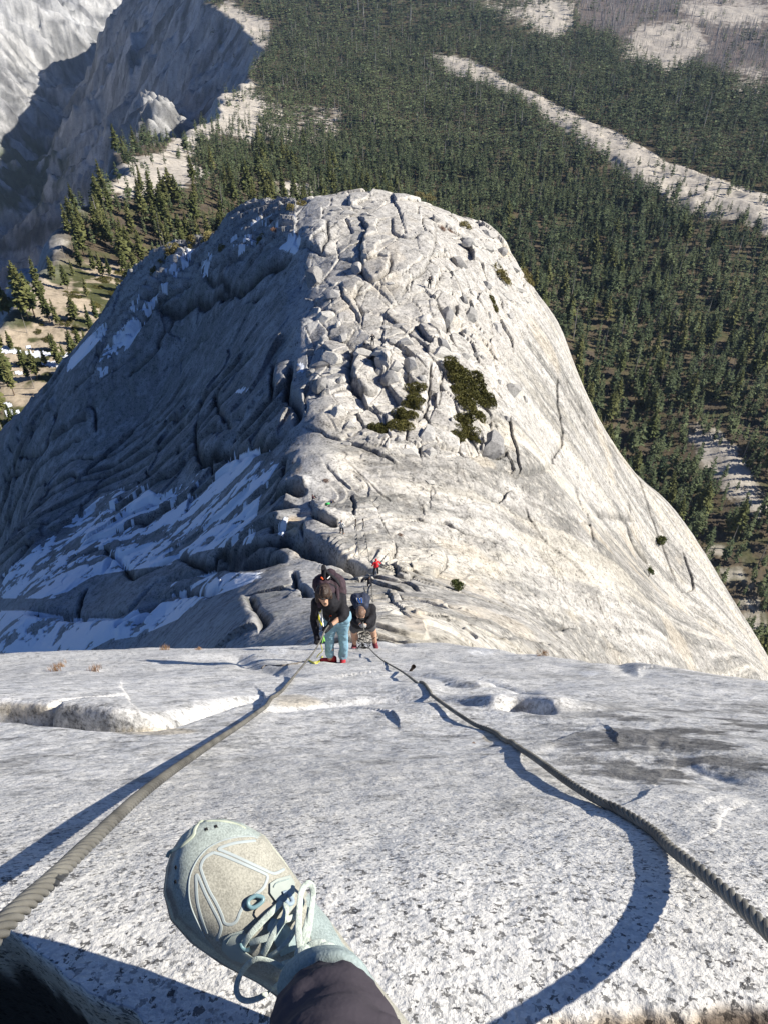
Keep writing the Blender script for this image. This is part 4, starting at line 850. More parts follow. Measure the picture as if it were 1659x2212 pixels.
small_pine(990, 1278, 44, 'small two-tiered pine beside a pale curved slab below the dome', [(.0, .25, .34), (-.12, .72, .34), (-.1, .5, .15)])
# ---- boulders ---------------------------------------------------------------
def boulder_mesh(seed, cuts=9, rough=.05, sub=4):
    import bmesh
    g = np.random.default_rng(seed); bm = bmesh.new(); bmesh.ops.create_icosphere(bm, subdivisions=sub, radius=1)
    V = np.array([v.co[:] for v in bm.verts])
    for _ in range(cuts):
        n_ = g.normal(size=3); n_ /= np.linalg.norm(n_); d_ = g.uniform(.50, .82); ex = V @ n_ - d_; m_ = ex > 0; V[m_] -= np.outer(ex[m_] * .985, n_)
    V += (rough * fbm(V[:, 0] * 1.7 + seed + V[:, 2], V[:, 1] * 1.7 - V[:, 2], seed, 4))[:, None] * V * 2.0
    for v, c_ in zip(bm.verts, V): v.co = c_
    me_ = bpy.data.meshes.new('boulder'); bm.to_mesh(me_); bm.free()
    for p_ in me_.polygons: p_.use_smooth = True
    me_.set_sharp_from_angle(angle=.35) if hasattr(me_, 'set_sharp_from_angle') else None
    me_.materials.append(M_BOULDER); return me_
def bmat(name, c0, c1):
    k = NT(name); o = k.obj(); r_ = k.n('ObjectInfo').outputs['Random']; base_ = k.mix(r_, c0, c1)
    a = k.noise(7, 4, .7, o); spk = k.ramp(a, [(.35, (.62,) * 3), (.48, (.92,) * 3), (.6, (1.1,) * 3)])
    k.l(k.mix(1, base_, spk, 'MULTIPLY'), k.b.inputs['Base Color']); k.b.inputs['Roughness'].default_value = .85; k.b.inputs['Specular IOR Level'].default_value = .12
    k.l(k.bump(k.noise(3, 5, .65, o), .6, .15), k.b.inputs['Normal']); return k.m
M_BOULDER = bmat('boulder_granite', (.40, .39, .37), (.56, .54, .49)); M_BDARK = bmat('boulder_dark', (.25, .245, .24), (.33, .32, .30))
BM = [boulder_mesh(800 + i, 13 + i % 6, .025 + .02 * (i % 3)) for i in range(9)]
BMD = []
for m_ in BM[:4]: m2 = m_.copy(); m2.materials.clear(); m2.materials.append(M_BDARK); BMD.append(m2)
# x, y, width, height in the crop; 1 = grey lichened
BL = [(250, 490, 130, 150, 1), (340, 580, 110, 90, 0), (300, 700, 110, 120, 0), (378, 745, 40, 50, 0), (403, 812, 52, 75, 0), (300, 830, 80, 70, 0), (245, 890, 100, 80, 1), (345, 920, 112, 110, 0), (370, 1000, 92, 75, 0), (275, 970, 110, 60, 1), (230, 1005, 60, 60, 1), (290, 1060, 110, 110, 1), (400, 1045, 60, 60, 0), (420, 960, 42, 60, 0), (372, 1210, 105, 95, 0), (440, 1295, 60, 50, 0),
      (510, 905, 100, 70, 0), (600, 900, 90, 60, 0), (620, 950, 110, 80, 0), (655, 1020, 115, 110, 1), (600, 1000, 70, 70, 0), (730, 900, 50, 42, 0), (740, 840, 90, 70, 0), (715, 1080, 62, 50, 0), (690, 970, 80, 60, 0), (670, 840, 40, 40, 0), (690, 890, 50, 50, 0), (770, 960, 90, 90, 0), (630, 765, 50, 35, 0), (700, 757, 90, 40, 0), (840, 715, 80, 85, 0), (950, 700, 100, 140, 1), (935, 850, 140, 80, 1), (940, 905, 150, 85, 0),
      (1090, 690, 100, 120, 1), (1125, 600, 100, 50, 0), (1050, 612, 62, 50, 1), (1130, 850, 75, 70, 0), (1060, 918, 62, 72, 1), (1125, 912, 66, 40, 0), (1230, 755, 72, 100, 0), (1192, 700, 42, 80, 0), (1310, 1090, 130, 120, 1), (1240, 1060, 44, 44, 1), (1260, 1110, 40, 60, 0), (1380, 1150, 48, 42, 0), (1210, 1375, 175, 190, 1), (860, 1325, 105, 150, 0), (700, 1370, 60, 52, 0), (760, 1440, 120, 70, 0), (870, 1435, 90, 60, 0), (440, 1345, 44, 34, 0), (425, 1395, 50, 36, 0), (990, 1262, 26, 44, 0), (1285, 1262, 46, 40, 0), (830, 1035, 50, 50, 0),
      (1020, 410, 120, 90, 1), (1090, 300, 110, 70, 0), (1190, 255, 110, 70, 0), (1255, 355, 80, 70, 1), (1240, 415, 60, 60, 0), (1320, 440, 90, 50, 0), (1180, 330, 80, 60, 0), (480, 445, 80, 85, 0), (655, 530, 50, 24, 0), (590, 200, 40, 22, 0), (430, 80, 60, 30, 0), (370, 130, 70, 34, 0), (340, 155, 80, 34, 0), (430, 150, 90, 36, 0), (475, 120, 60, 30, 0), (545, 125, 60, 26, 0), (525, 160, 60, 30, 0), (300, 130, 60, 30, 0), (480, 70, 40, 20, 0), (575, 90, 34, 18, 0),
      (1300, 700, 60, 44, 0), (1340, 640, 70, 36, 0), (1390, 620, 60, 30, 0), (1290, 600, 70, 40, 0), (1350, 560, 90, 40, 0), (1180, 540, 70, 50, 0), (870, 1600, 60, 40, 0), (900, 355, 36, 26, 0), (950, 350, 40, 28, 0), (790, 350, 40, 28, 0), (1060, 790, 60, 50, 0), (1100, 820, 40, 40, 0), (1010, 930, 40, 36, 0), (960, 975, 50, 30, 0), (1150, 930, 40, 30, 0)]
UN = {7: 'largest pale boulder of the pile along the shaded edge', 14: 'rounded boulder with a hole, standing free on smooth rock above the pale boss', 31: 'upright grey block at the centre right of the crest', 33: 'wide pale block below a dark overhang, left of the rubble', 34: 'big rounded block with a black gap along its left side', 42: 'dark knobbly boulder alone right of the larger shrub mat', 46: 'largest dark slab boulder, below the larger shrub mat', 47: 'tall oval pale boulder right below the long dark crack', 19: 'rough brownish knob of the central tower of blocks', 30: 'smooth oval pale boulder left of the upright block', 0: 'big darker boulder at the top of the shaded edge', 11: 'brown stained boulder at the lower end of the edge pile', 64: 'small flat boulder alone on the smooth apron', 85: 'small pale boulder alone on the smooth slab below the shrubs'}
EDGE = 'boulders along the shaded edge'; MIDB = 'boulders in the middle of the crest'; RIM = 'boulders on the right rim'; TOPB = 'boulders at the top of the dome'
def gname(a, b): return TOPB if b < 210 and a < 700 else EDGE if a < 460 else RIM if a > 1150 and b < 800 else MIDB
def sname(a, b):
    g_ = gname(a, b)
    if g_ != MIDB: return {TOPB: 'boulder of the scatter at the top of the dome', EDGE: 'boulder of the pile along the shaded edge', RIM: 'block of the rubble on the right rim'}[g_]
    return 'block on the smooth upper crest' if b < 600 else 'rock at the foot of the crest below the shrubs' if b > 1150 else 'block of the central tower' if a < 700 else 'block between the tower and the long crack' if a < 860 else 'block of the grey rubble right of centre'
_cnt = {}; SUBL = {}
for i in sorted(range(len(BL)), key=lambda i: BL[i][1]):
    n_ = sname(*BL[i][:2]); _cnt[n_] = _cnt.get(n_, 0) + 1; SUBL[i] = ('grey ' if BL[i][4] else 'pale ') + n_ + ', %s from the top' % ORD[_cnt[n_] - 1]
for i, (a, b, w, h, dk_) in enumerate(BL):
    X_, Y_ = G4(a, b); q = dh([X_], [Y_ + h * .4 * .25])[0]; f = proj(q)[2]; rw, rh = w * .4 / F_REF * f / 2, h * .4 / F_REF * f / 2
    gp = TOPB if b < 210 and a < 700 else EDGE if a < 460 else RIM if a > 1150 and b < 800 else MIDB
    lb = UN.get(i) or SUBL[i] or {TOPB: 'small pale boulder in the scatter at the top of the dome', EDGE: 'pale boulder in the pile along the shaded edge', RIM: 'pale block in the rubble of the right rim', MIDB: 'pale grey boulder in the broken middle of the crest'}[gp]
    o = link('boulder', (BMD if dk_ else BM)[i % (4 if dk_ else 9)], loc=q + np.array([0, 0, .12 * rh]), label=lb, category='boulder', group=gp)
    n_ = normal_at(dome, q[0], q[1], 1.5); tocam = (Vector((0, 0, 0)) - Vector(q)).normalized(); ax = (n_ + tocam * .6).normalized()
    xr = Vector((1, 0, 0)); xr = (xr - ax * xr.dot(ax)).normalized(); yr = ax.cross(xr)
    M_ = Matrix((xr, yr, ax)).transposed(); o.rotation_euler = (M_ @ Matrix.Rotation(rng.choice((0, math.pi)) + rng.uniform(-.12, .12), 3, 'Z')).to_euler(); o.scale = (rw * 1.12, rh * 1.12, min(rw, rh) * rng.uniform(.7, .95))

# ================================================================== CABLES, PEOPLE, SHOE
def simple(name, c, rough=.7, spec=.2, n_scale=0, n_amt=.25, metal=0, bump=0, bump_s=60, bump_d=.002):
    k = NT(name); k.b.inputs['Roughness'].default_value = rough; k.b.inputs['Specular IOR Level'].default_value = spec; k.b.inputs['Metallic'].default_value = metal
    if n_scale:
        a = k.noise(n_scale, 4, .6, k.obj()); k.l(k.ramp(a, [(.3, tuple(v * (1 - n_amt) for v in c)), (.7, tuple(min(1, v * (1 + n_amt)) for v in c))]), k.b.inputs['Base Color'])
    else: k.b.inputs['Base Color'].default_value = (*c, 1)
    if bump: k.l(k.bump(k.noise(bump_s, 4, .6, k.obj()), bump, bump_d), k.b.inputs['Normal'])
    return k.m
def resample(c, step):
    s = np.concatenate([[0], np.cumsum(np.linalg.norm(np.diff(c, axis=0), axis=1))]); n = max(2, int(s[-1] / step)); q = np.linspace(0, s[-1], n)
    return np.stack([np.interp(q, s, c[:, i]) for i in range(3)], -1), q
def frames(c):
    t = np.gradient(c, axis=0); t /= np.linalg.norm(t, axis=1)[:, None] + 1e-12; a = np.array([.03, .02, 1.0])
    if abs(t[0] @ a) > .9: a = np.array([1.0, 0, 0.03])
    n = a - t[0] * (t[0] @ a); n /= np.linalg.norm(n); N_ = [n]
    for i in range(1, len(c)):
        n = N_[-1] - t[i] * (N_[-1] @ t[i]); N_.append(n / np.linalg.norm(n))
    N_ = np.array(N_); return t, N_, np.cross(t, N_)
def tube_np(c, r, sides=8, ry=None, N_=None, B_=None):
    if N_ is None: _, N_, B_ = frames(c)
    a = np.linspace(0, 2 * np.pi, sides, endpoint=False); r = np.broadcast_to(r, (len(c),)); ry = r if ry is None else np.broadcast_to(ry, (len(c),))
    V = c[:, None] + N_[:, None] * (np.cos(a)[None, :, None] * r[:, None, None]) + B_[:, None] * (np.sin(a)[None, :, None] * ry[:, None, None])
    n = len(c); i = np.arange(n * sides).reshape(n, sides); F = np.stack([i[:-1], np.roll(i[:-1], -1, 1), np.roll(i[1:], -1, 1), i[1:]], -1).reshape(-1, 4)
    return V.reshape(-1, 3), F
def joinm(L):
    V = []; F = []; n = 0
    for v, f in L: V.append(v); F.append(f + n); n += len(v)
    return np.concatenate(V), np.concatenate(F)
def cable_mesh(pts, rad=.0095, step=.006, lay=.11, strands=6):
    c = catmull(pts, 24); c, s = resample(c, step)
    for _ in range(3):                                                    # lies on the rock wherever it would dip below it
        c[:, 2] = np.maximum(c[:, 2], np.where(c[:, 1] < 9, slab.at(c[:, 0], c[:, 1]) + rad * 1.5, -99))
        for _k in range(6): c[1:-1] = .25 * c[:-2] + .5 * c[1:-1] + .25 * c[2:]
    t, N_, B_ = frames(c); L = []
    rs = rad * .36; rc = rad * .66
    for k_ in range(strands):
        a = 2 * np.pi * (s / lay + k_ / strands); q = c + N_ * (np.cos(a) * rc)[:, None] + B_ * (np.sin(a) * rc)[:, None]
        L.append(tube_np(q, rs, 7, None, *frames(q)[1:]))
    L.append(tube_np(c, rad * .5, 6, None, N_, B_)); return joinm(L)
def seatd(S, X_, Y_, d, off=.012, t=(.3, 40)):
    q = S.hit([X_], [Y_], *t)[0]; dd = np.linalg.norm(q); return P(X_, Y_, d=dd - .0085 if d > 90 else min(d, dd - off))
k = NT('steel_cable'); o = k.obj(); a = k.noise(9, 4, .6, o)
k.l(k.ramp(a, [(.3, (.085, .082, .072)), (.7, (.24, .23, .20))]), k.b.inputs['Base Color']); k.b.inputs['Metallic'].default_value = .35; k.b.inputs['Roughness'].default_value = .5
k.l(k.bump(k.noise(700, 2, .5, o), .5, .0006), k.b.inputs['Normal']); M_CABLE = k.m
LC = [(-200, 2230, .52), (-80, 2095, .61), (20, 1985, .70), (120, 1893, .83), (200, 1815, .99), (330, 1697, 1.40), (450, 1612, 2.05), (540, 1552, 2.85), (600, 1503, 3.9), (645, 1450, 6.0), (676, 1412, 8.0), (691, 1388, 8.35), (703, 1362, 8.5), (716, 1345, 9.4), (728, 1330, 12.0)]
RC = [(1860, 2215, .66), (1745, 2100, .74), (1659, 2012, .84), (1540, 1905, .98), (1460, 1842, 1.11), (1400, 1797, 99), (1330, 1752, 1.385), (1230, 1692, 1.60), (1140, 1628, 2.02), (1062, 1583, 99), (1010, 1556, 2.92), (930, 1500, 4.0), (870, 1452, 6.4), (822, 1423, 9.6), (797, 1398, 12.5), (790, 1375, 12.9), (785, 1352, 12.95), (786, 1340, 13.6), (792, 1325, 17)]
link('steel_cable', mesh_np('steel_cable', *cable_mesh([seatd(slab, *a) for a in LC], .0085), M_CABLE), label='grey twisted steel cable on the left, gripped by the woman in light blue trousers', category='cable', group='steel handrail cables')
link('steel_cable', mesh_np('steel_cable', *cable_mesh([seatd(slab, *a) for a in RC], .0079), M_CABLE), label='grey twisted steel cable on the right, leading down to the man in shorts', category='cable', group='steel handrail cables')
def far_line(pts, r=.03, lift=.25):
    out = []
    for i, (X_, Y_) in enumerate(pts):
        q = dh([X_], [Y_])[0]; out.append(q * (1 - (lift if 0 < i < len(pts) - 1 else .1) / np.linalg.norm(q)))
    c = catmull(out, 8); return tube_np(c, r, 5)
link('steel_cable', mesh_np('steel_cable', *far_line([(770, 1134), (772, 1158), (775, 1185), (777, 1207), (779, 1232)]), M_CABLE), label='thin distant cable hanging from the left post down the pale slab', category='cable', group='distant cables at the saddle')
link('steel_cable', mesh_np('steel_cable', *far_line([(786, 1130), (790, 1155), (794, 1185), (798, 1208), (800, 1232)]), M_CABLE), label='thin distant cable from the right post to the person in the red shirt', category='cable', group='distant cables at the saddle')
link('steel_cable', mesh_np('steel_cable', *far_line([(803, 1262), (804, 1285), (807, 1310), (808, 1340)]), M_CABLE), label='thin cable running up from the dark climber towards the man in shorts', category='cable', group='distant cables at the saddle')
link('steel_cable', mesh_np('steel_cable', *far_line([(786, 1255), (789, 1275), (800, 1290), (806, 1305)], .022), M_CABLE), label='slack thin cable curving beside the dark climber below the crest', category='cable', group='distant cables at the saddle')
M_POST = simple('rusty_post', (.10, .075, .06), .8, .2, 30, .4); M_BLACK = simple('black_cloth', (.020, .020, .024), .85, .15, 30, .35, bump=.3); 
def post(S, X0, Y0, X1, Y1, r, label, t):
    q = S.hit([X0], [Y0], *t)[0]; f = proj(q)[2]; h = (Y0 - Y1) / F_REF * f / .72; tip = q + np.array([(X1 - X0) / F_REF * f, 0, h]); c = np.linspace(q - (tip - q) * .1, tip, 7)
    V, F = tube_np(c, [r, r, r, r, r * 1.05, r * 1.5, r * 1.5], 8); e = link('cable_post', mesh_np('post', V, F, M_POST), label=label, category='post', group='cable posts'); return e
post(slab, 886, 1450, 893, 1437, .014, 'short rusty steel peg sticking up from the slab, right of the right cable', (.3, 40))
post(dome, 769, 1136, 769, 1122, .05, 'dark left post at the head of the distant cable pair', (12, 400)); post(dome, 786, 1132, 784.5, 1121, .05, 'dark right post at the head of the distant cable pair', (12, 400))
# ---- bodies by union of rounded pieces -----------------------------------------
_ico = {}
def ico(sub):
    import bmesh
    if sub not in _ico:
        bm = bmesh.new(); bmesh.ops.create_icosphere(bm, subdivisions=sub, radius=1); _ico[sub] = (np.array([v.co[:] for v in bm.verts]), np.array([[v.index for v in f.verts] for f in bm.faces])); bm.free()
    return _ico[sub]
def J3(a): return np.array(P(*a[:2], d=a[2])) if len(a) == 3 and a[0] > 12 else np.array(a, float)
def union(name, parts, voxel, mat, smooth=4, wrinkle=0., wseed=1, wfreq=9.):
    V0, F0 = ico(2); L = []
    for q in parts:
        if q[0] == 'c':                                     # capsule: p0 r0 p1 r1
            a, b = J3(q[1]), J3(q[3]); n = max(2, int(np.linalg.norm(b - a) / (min(q[2], q[4]) * .35)) + 1)
            for t in np.linspace(0, 1, n): L.append((V0 * (q[2] * (1 - t) + q[4] * t) + a * (1 - t) + b * t, F0))
        else:                                               # ellipsoid: centre, radii, rotation matrix
            M_ = np.eye(3) if len(q) < 4 or q[3] is None else np.array(q[3]); L.append(((V0 * np.array(q[2])) @ M_.T + J3(q[1]), F0))
    V, F = joinm(L); me_ = mesh_np(name, V, F, mat); o_ = bpy.data.objects.new('tmp', me_); COL.objects.link(o_)
    m_ = o_.modifiers.new('r', 'REMESH'); m_.mode = 'VOXEL'; m_.voxel_size = voxel; m_.use_smooth_shade = True
    s_m = o_.modifiers.new('s', 'SMOOTH'); s_m.iterations = smooth; s_m.factor = .5
    dg = bpy.context.evaluated_depsgraph_get(); out = bpy.data.meshes.new_from_object(o_.evaluated_get(dg)); bpy.data.objects.remove(o_); bpy.data.meshes.remove(me_)
    out.name = name; out.materials.clear(); out.materials.append(mat)
    if wrinkle:
        n = len(out.vertices); co = np.empty(n * 3, np.float32); out.vertices.foreach_get('co', co); co = co.reshape(-1, 3); nn = np.empty(n * 3, np.float32); out.vertices.foreach_get('normal', nn); nn = nn.reshape(-1, 3)
        w_ = ridged(co[:, 0] * wfreq + co[:, 2] * 2 + wseed, (co[:, 2] - co[:, 1]) * wfreq * .8, 201, 3) - .5; co += nn * (w_ * wrinkle)[:, None]; out.vertices.foreach_set('co', co.ravel()); out.update()
    for p_ in out.polygons: p_.use_smooth = True
    return out
M_SKIN = simple('skin', (.52, .31, .21), .55, .3, 20, .12); M_HAIRB = simple('dark_hair', (.045, .028, .020), .5, .4, 60, .5, bump=.6, bump_s=90, bump_d=.01); M_HAIRS = simple('short_brown_hair', (.16, .10, .07), .6, .3, 60, .3)
M_TEAL = simple('light_blue_trousers', (.20, .34, .43), .8, .15, 9, .14, bump=.4, bump_s=18, bump_d=.01); M_PACK = simple('dark_plum_nylon', (.050, .032, .040), .7, .25, 14, .35, bump=.5, bump_s=16, bump_d=.02); M_RED = simple('red_shoe', (.42, .03, .04), .6, .3, 30, .3)
M_SOLE = simple('dark_sole', (.03, .03, .03), .8, .2); M_SHORTS = simple('grey_shorts', (.085, .085, .09), .8, .15, 15, .2, bump=.4, bump_s=18, bump_d=.01); M_NAVY = simple('navy_pack', (.028, .035, .060), .7, .25, 14, .4, bump=.4, bump_s=16, bump_d=.02); M_GLOVE = simple('grey_glove', (.30, .30, .30), .8, .2, 30, .2)
M_ORANGE = simple('orange_gear', (.75, .10, .02), .5, .3); M_YEL = simple('yellow_webbing', (.62, .58, .05), .6, .2); M_GREEN = simple('green_cord', (.25, .55, .12), .6, .2); M_STEEL = simple('bright_steel', (.5, .5, .5), .3, .5, metal=.8); M_WHITE = simple('white_trim', (.75, .75, .73), .6, .2); M_BLUE = simple('blue_cord', (.03, .12, .45), .6, .2)
def hand(wrist, palm, grip, r, side=1):
    """palm with four bent fingers and a thumb closed round a bar that runs along grip (3D pieces for union)"""
    w, p_ = J3(wrist), J3(palm); ax = p_ - w; ax /= np.linalg.norm(ax); g = np.array(grip, float); g -= ax * (g @ ax); g /= np.linalg.norm(g); up = np.cross(ax, g) * side
    L = [('c', tuple(w), r * .9, tuple(p_), r * 1.05), ('e', tuple(p_), (r * 1.2, r * 1.2, r * 1.2))]
    for i, ln in enumerate((.85, 1.0, .95, .75)):
        b = p_ + g * (i - 1.5) * r * .62 + ax * r * .7; m_ = b + ax * r * 1.0 * ln + up * r * .5; e = m_ - ax * r * .2 + up * r * 1.2 * ln; f = e - ax * r * .9
        L += [('c', tuple(b), r * .36, tuple(m_), r * .34), ('c', tuple(m_), r * .34, tuple(e), r * .31), ('c', tuple(e), r * .31, tuple(f), r * .27)]
    t0 = p_ - g * r * 1.0; t1 = t0 - g * r * .5 + ax * r * .7 + up * r * .8; t2 = t1 + ax * r * .5 + up * r * .7
    return L + [('c', tuple(t0), r * .42, tuple(t1), r * .38), ('c', tuple(t1), r * .38, tuple(t2), r * .31)]
def gdir(a, b): v = J3(b) - J3(a); return v / np.linalg.norm(v)
def band(pts, r, mat, name, parent, ry=None, n=8): 
    c = catmull([J3(p) for p in pts], n); V, F = tube_np(c, r, 6, ry); return link(name, mesh_np(name, V, F, mat), parent)
# --- the woman
wf1 = slab.hit([712], [1424], .3, 40)[0]; wf2 = slab.hit([741], [1431], .3, 40)[0]; FD = float(np.linalg.norm(wf2))
D_ = lambda x_: FD + x_                                                   # distances counted back from her feet
a1, a2 = (716, 1416, D_(-.10)), (741, 1415, D_(-.12)); k1, k2 = (712, 1376, D_(-.45)), (742, 1374, D_(-.42)); h1, h2 = (717, 1333, D_(-.78)), (739, 1331, D_(-.76))
ch = (712, 1297, D_(-1.12)); nk = (704, 1290, D_(-1.22)); hd = (699, 1283, D_(-1.26)); s1, s2 = (686, 1303, D_(-1.15)), (736, 1292, D_(-1.08))
e1_, e2_ = (680, 1338, D_(-1.02)), (741, 1330, D_(-1.12)); w1, w2 = (684, 1368, D_(-1.05)), (716, 1350, D_(-1.18)); p1, p2 = (687, 1384, D_(-1.07)), (706, 1359, D_(-1.2))
woman = link('person', None, loc=tuple(wf2), label='woman in black top and light blue trousers bending over the left cable', category='person', group='climbers on the near slab')
def wl(name, me_): o_ = link(name, me_, woman); o_.matrix_parent_inverse = Matrix.Translation(-Vector(wf2)); return o_
hx = gdir((690, 1283, 8), (712, 1283, 8)); hz = np.array(J3(hd) - J3((707, 1305, D_(-1.2)))); 
body = [('c', h1, .10, h2, .10), ('c', (727, 1325, D_(-.82)), .12, ch, .115), ('c', s1, .052, s2, .052), ('c', ch, .08, nk, .05), ('c', nk, .048, hd, .05),
        ('c', s1, .048, e1_, .038), ('c', e1_, .036, w1, .024), ('c', s2, .048, e2_, .038), ('c', e2_, .038, w2, .025), ('c', h1, .085, k1, .055), ('c', k1, .052, a1, .036), ('c', h2, .085, k2, .055), ('c', k2, .052, a2, .036),
        ('e', hd, (.076, .092, .098)), ('c', (701, 1297, D_(-1.26)), .045, (704, 1304, D_(-1.24)), .034), ('e', (703, 1299, D_(-1.325)), (.014, .018, .020)), ('c', a1, .036, (712, 1424, D_(-.03)), .034), ('c', a2, .036, (741, 1428, D_(-.05)), .034)]
body += hand(w1, p1, gdir((684, 1384, 8), (692, 1384, 8)), .026) + hand(w2, p2, gdir((700, 1352, 8), (712, 1366, 8)), .026)
wl('body', union('body', body, .009, M_SKIN, 3))
eyes = [('e', (698, 1294, D_(-1.335)), (.013, .010, .010)), ('e', (708, 1293, D_(-1.335)), (.013, .010, .010))]
wl('eyes', union('eyes', eyes, .004, M_SOLE, 1)); wl('mouth', union('mouth', [('e', (704, 1304.5, D_(-1.288)), (.020, .008, .010))], .004, M_SOLE, 1))
wl('glasses', union('glasses', [('c', (693, 1293, D_(-1.345)), .0055, (713, 1292, D_(-1.345)), .0055), ('e', (698, 1294.5, D_(-1.350)), (.018, .006, .011)), ('e', (708, 1293.5, D_(-1.350)), (.018, .006, .011))], .003, M_SOLE, 1))
wl('jumper', union('jumper', [('c', (720, 1322, D_(-.86)), .132, (733, 1322, D_(-.84)), .132), ('c', (727, 1322, D_(-.85)), .135, ch, .135), ('c', s1, .072, s2, .072), ('c', ch, .12, (705, 1295, D_(-1.17)), .075), ('c', s1, .068, e1_, .052), ('c', e1_, .052, w1, .036), ('c', s2, .070, e2_, .056), ('c', e2_, .054, (734, 1338, D_(-1.14)), .045)], .012, M_BLACK, 4, .016, 3))
wl('trousers', union('trousers', [('c', h1, .125, h2, .125), ('c', h1, .095, k1, .056), ('c', k1, .056, (713, 1414, D_(-.12)), .050), ('c', h2, .098, k2, .060), ('c', k2, .058, (742, 1416, D_(-.12)), .055)], .012, M_TEAL, 4, .030, 5, 12))
for nm, (t_, h_, cdir) in {'a': ((697, 1427, D_(-.05)), (722, 1427, D_(-.0)), 0), 'b': ((741, 1435, D_(-.2)), (741, 1424, D_(-.0)), 0)}.items():
    sh_ = union('shoe', [('c', h_, .042, t_, .038), ('c', h_, .042, tuple(J3(h_) + [0, 0, .05]), .04)], .009, M_RED, 3); so = wl('shoe', sh_); so2 = link('sole', union('sole', [('c', tuple(J3(h_) - [0, 0, .028]), .040, tuple(J3(t_) - [0, 0, .026]), .037)], .009, M_SOLE, 2), so)
wl('hair', union('hair', [('e', (699, 1279, D_(-1.27)), (.088, .100, .092)), ('c', (690, 1284, D_(-1.26)), .05, (687, 1296, D_(-1.25)), .028), ('c', (709, 1282, D_(-1.26)), .05, (713, 1291, D_(-1.24)), .03), ('c', (699, 1276, D_(-1.26)), .075, (706, 1268, D_(-1.12)), .05)], .008, M_HAIRB, 2, .022, 2, 40))
wl('glove', union('glove', [(q[0], q[1], q[2] * 1.22, q[3], q[4] * 1.22) if q[0] == 'c' else ('e', q[1], tuple(v * 1.18 for v in q[2])) for q in hand(w1, p1, gdir((684, 1384, 8), (692, 1384, 8)), .026)[1:]] + [('c', (685, 1374, D_(-1.06)), .036, p1, .038)], .007, M_BLACK, 2))
wl('glove', union('glove', [(q[0], q[1], q[2] * 1.22, q[3], q[4] * 1.22) if q[0] == 'c' else ('e', q[1], tuple(v * 1.18 for v in q[2])) for q in hand(w2, p2, gdir((700, 1352, 8), (712, 1366, 8)), .026)[1:]] + [('c', (713, 1353, D_(-1.19)), .034, p2, .036)], .007, M_BLACK, 2))
wl('watch_strap', tmp_ := mesh_np('watch_strap', *tube_np(np.array([J3((718, 1349, D_(-1.18))), J3((714.5, 1351, D_(-1.185)))]), .036, 10), M_SOLE))
# harness and gear
hr = link('climbing_harness', None, loc=tuple(wf2), label='black harness with orange and yellow gear round the waist of the woman', category='harness')
def hl(name, me_): o_ = link(name, me_, hr); o_.matrix_parent_inverse = Matrix.Translation(-Vector(wf2)); return o_
hl('waist_belt', union('waist_belt', [('c', (708, 1327, D_(-.96)), .030, (728, 1332, D_(-.98)), .030), ('c', (728, 1332, D_(-.98)), .03, (748, 1325, D_(-.86)), .03)], .009, M_BLACK, 2))
hl('orange_device', union('orange_device', [('c', (719, 1322, D_(-1.05)), .016, (713, 1334, D_(-1.08)), .010)], .005, M_ORANGE, 1))
for pts_, r_, mt in (([(715, 1330, D_(-1.07)), (710, 1345, D_(-1.12)), (700, 1366, D_(-1.12)), (694, 1384, D_(-1.1))], .009, M_BLACK), ([(693, 1318, D_(-1.13)), (690, 1330, D_(-1.12)), (691, 1340, D_(-1.1)), (697, 1352, D_(-1.1))], .010, M_YEL), ([(700, 1374, D_(-1.14)), (697, 1388, D_(-1.12)), (700, 1378, D_(-1.10)), (702, 1386, D_(-1.12))], .008, M_GREEN),
                 ([(696, 1316, D_(-1.14)), (697, 1335, D_(-1.12)), (699, 1355, D_(-1.14)), (702, 1372, D_(-1.13))], .008, M_STEEL), ([(694, 1340, D_(-1.1)), (690, 1322, D_(-1.14)), (688, 1314, D_(-1.14))], .006, M_WHITE), ([(694, 1392, D_(-1.05)), (697, 1406, D_(-.6)), (690, 1413, D_(-.3)), (685, 1420, D_(-.1))], .006, M_YEL)):
    V, F = tube_np(catmull([J3(p) for p in pts_], 8), r_, 6); hl('lanyard', mesh_np('lanyard', V, F, mt))
# her pack
PKC = J3((712, 1262, D_(-1.02)))
pk = link('backpack', None, loc=tuple(PKC), label='dark plum backpack with black loops on the back of the bending woman', category='backpack')
def pl_(name, me_, par=None): o_ = link(name, me_, par or pk); o_.matrix_parent_inverse = Matrix.Translation(-Vector(PKC)); return o_
pl_('pack_body', union('pack_body', [('c', (697, 1262, D_(-1.02)), .125, (726, 1262, D_(-1.0)), .125), ('c', (697, 1262, D_(-1.02)), .12, (708, 1278, D_(-1.12)), .10), ('c', (726, 1262, D_(-1.0)), .12, (733, 1278, D_(-1.02)), .10), ('c', (712, 1245, D_(-.95)), .09, (712, 1262, D_(-1.0)), .12)], .012, M_PACK, 4, .035, 9, 10))
for pts_, nm in (([(700, 1254, D_(-1.14)), (698, 1238, D_(-1.12)), (699, 1222, D_(-1.1)), (707, 1240, D_(-1.12)), (714, 1252, D_(-1.14))], 'haul_loop'), ([(701, 1250, D_(-1.15)), (703, 1232, D_(-1.14)), (712, 1240, D_(-1.13)), (724, 1250, D_(-1.12)), (738, 1268, D_(-1.1))], 'compression_strap'), ([(684, 1268, D_(-1.12)), (696, 1262, D_(-1.16)), (712, 1262, D_(-1.16)), (728, 1270, D_(-1.14))], 'compression_strap')):
    V, F = tube_np(catmull([J3(p) for p in pts_], 8), .010, 6, .020); pl_(nm, mesh_np(nm, V, F, M_BLACK))
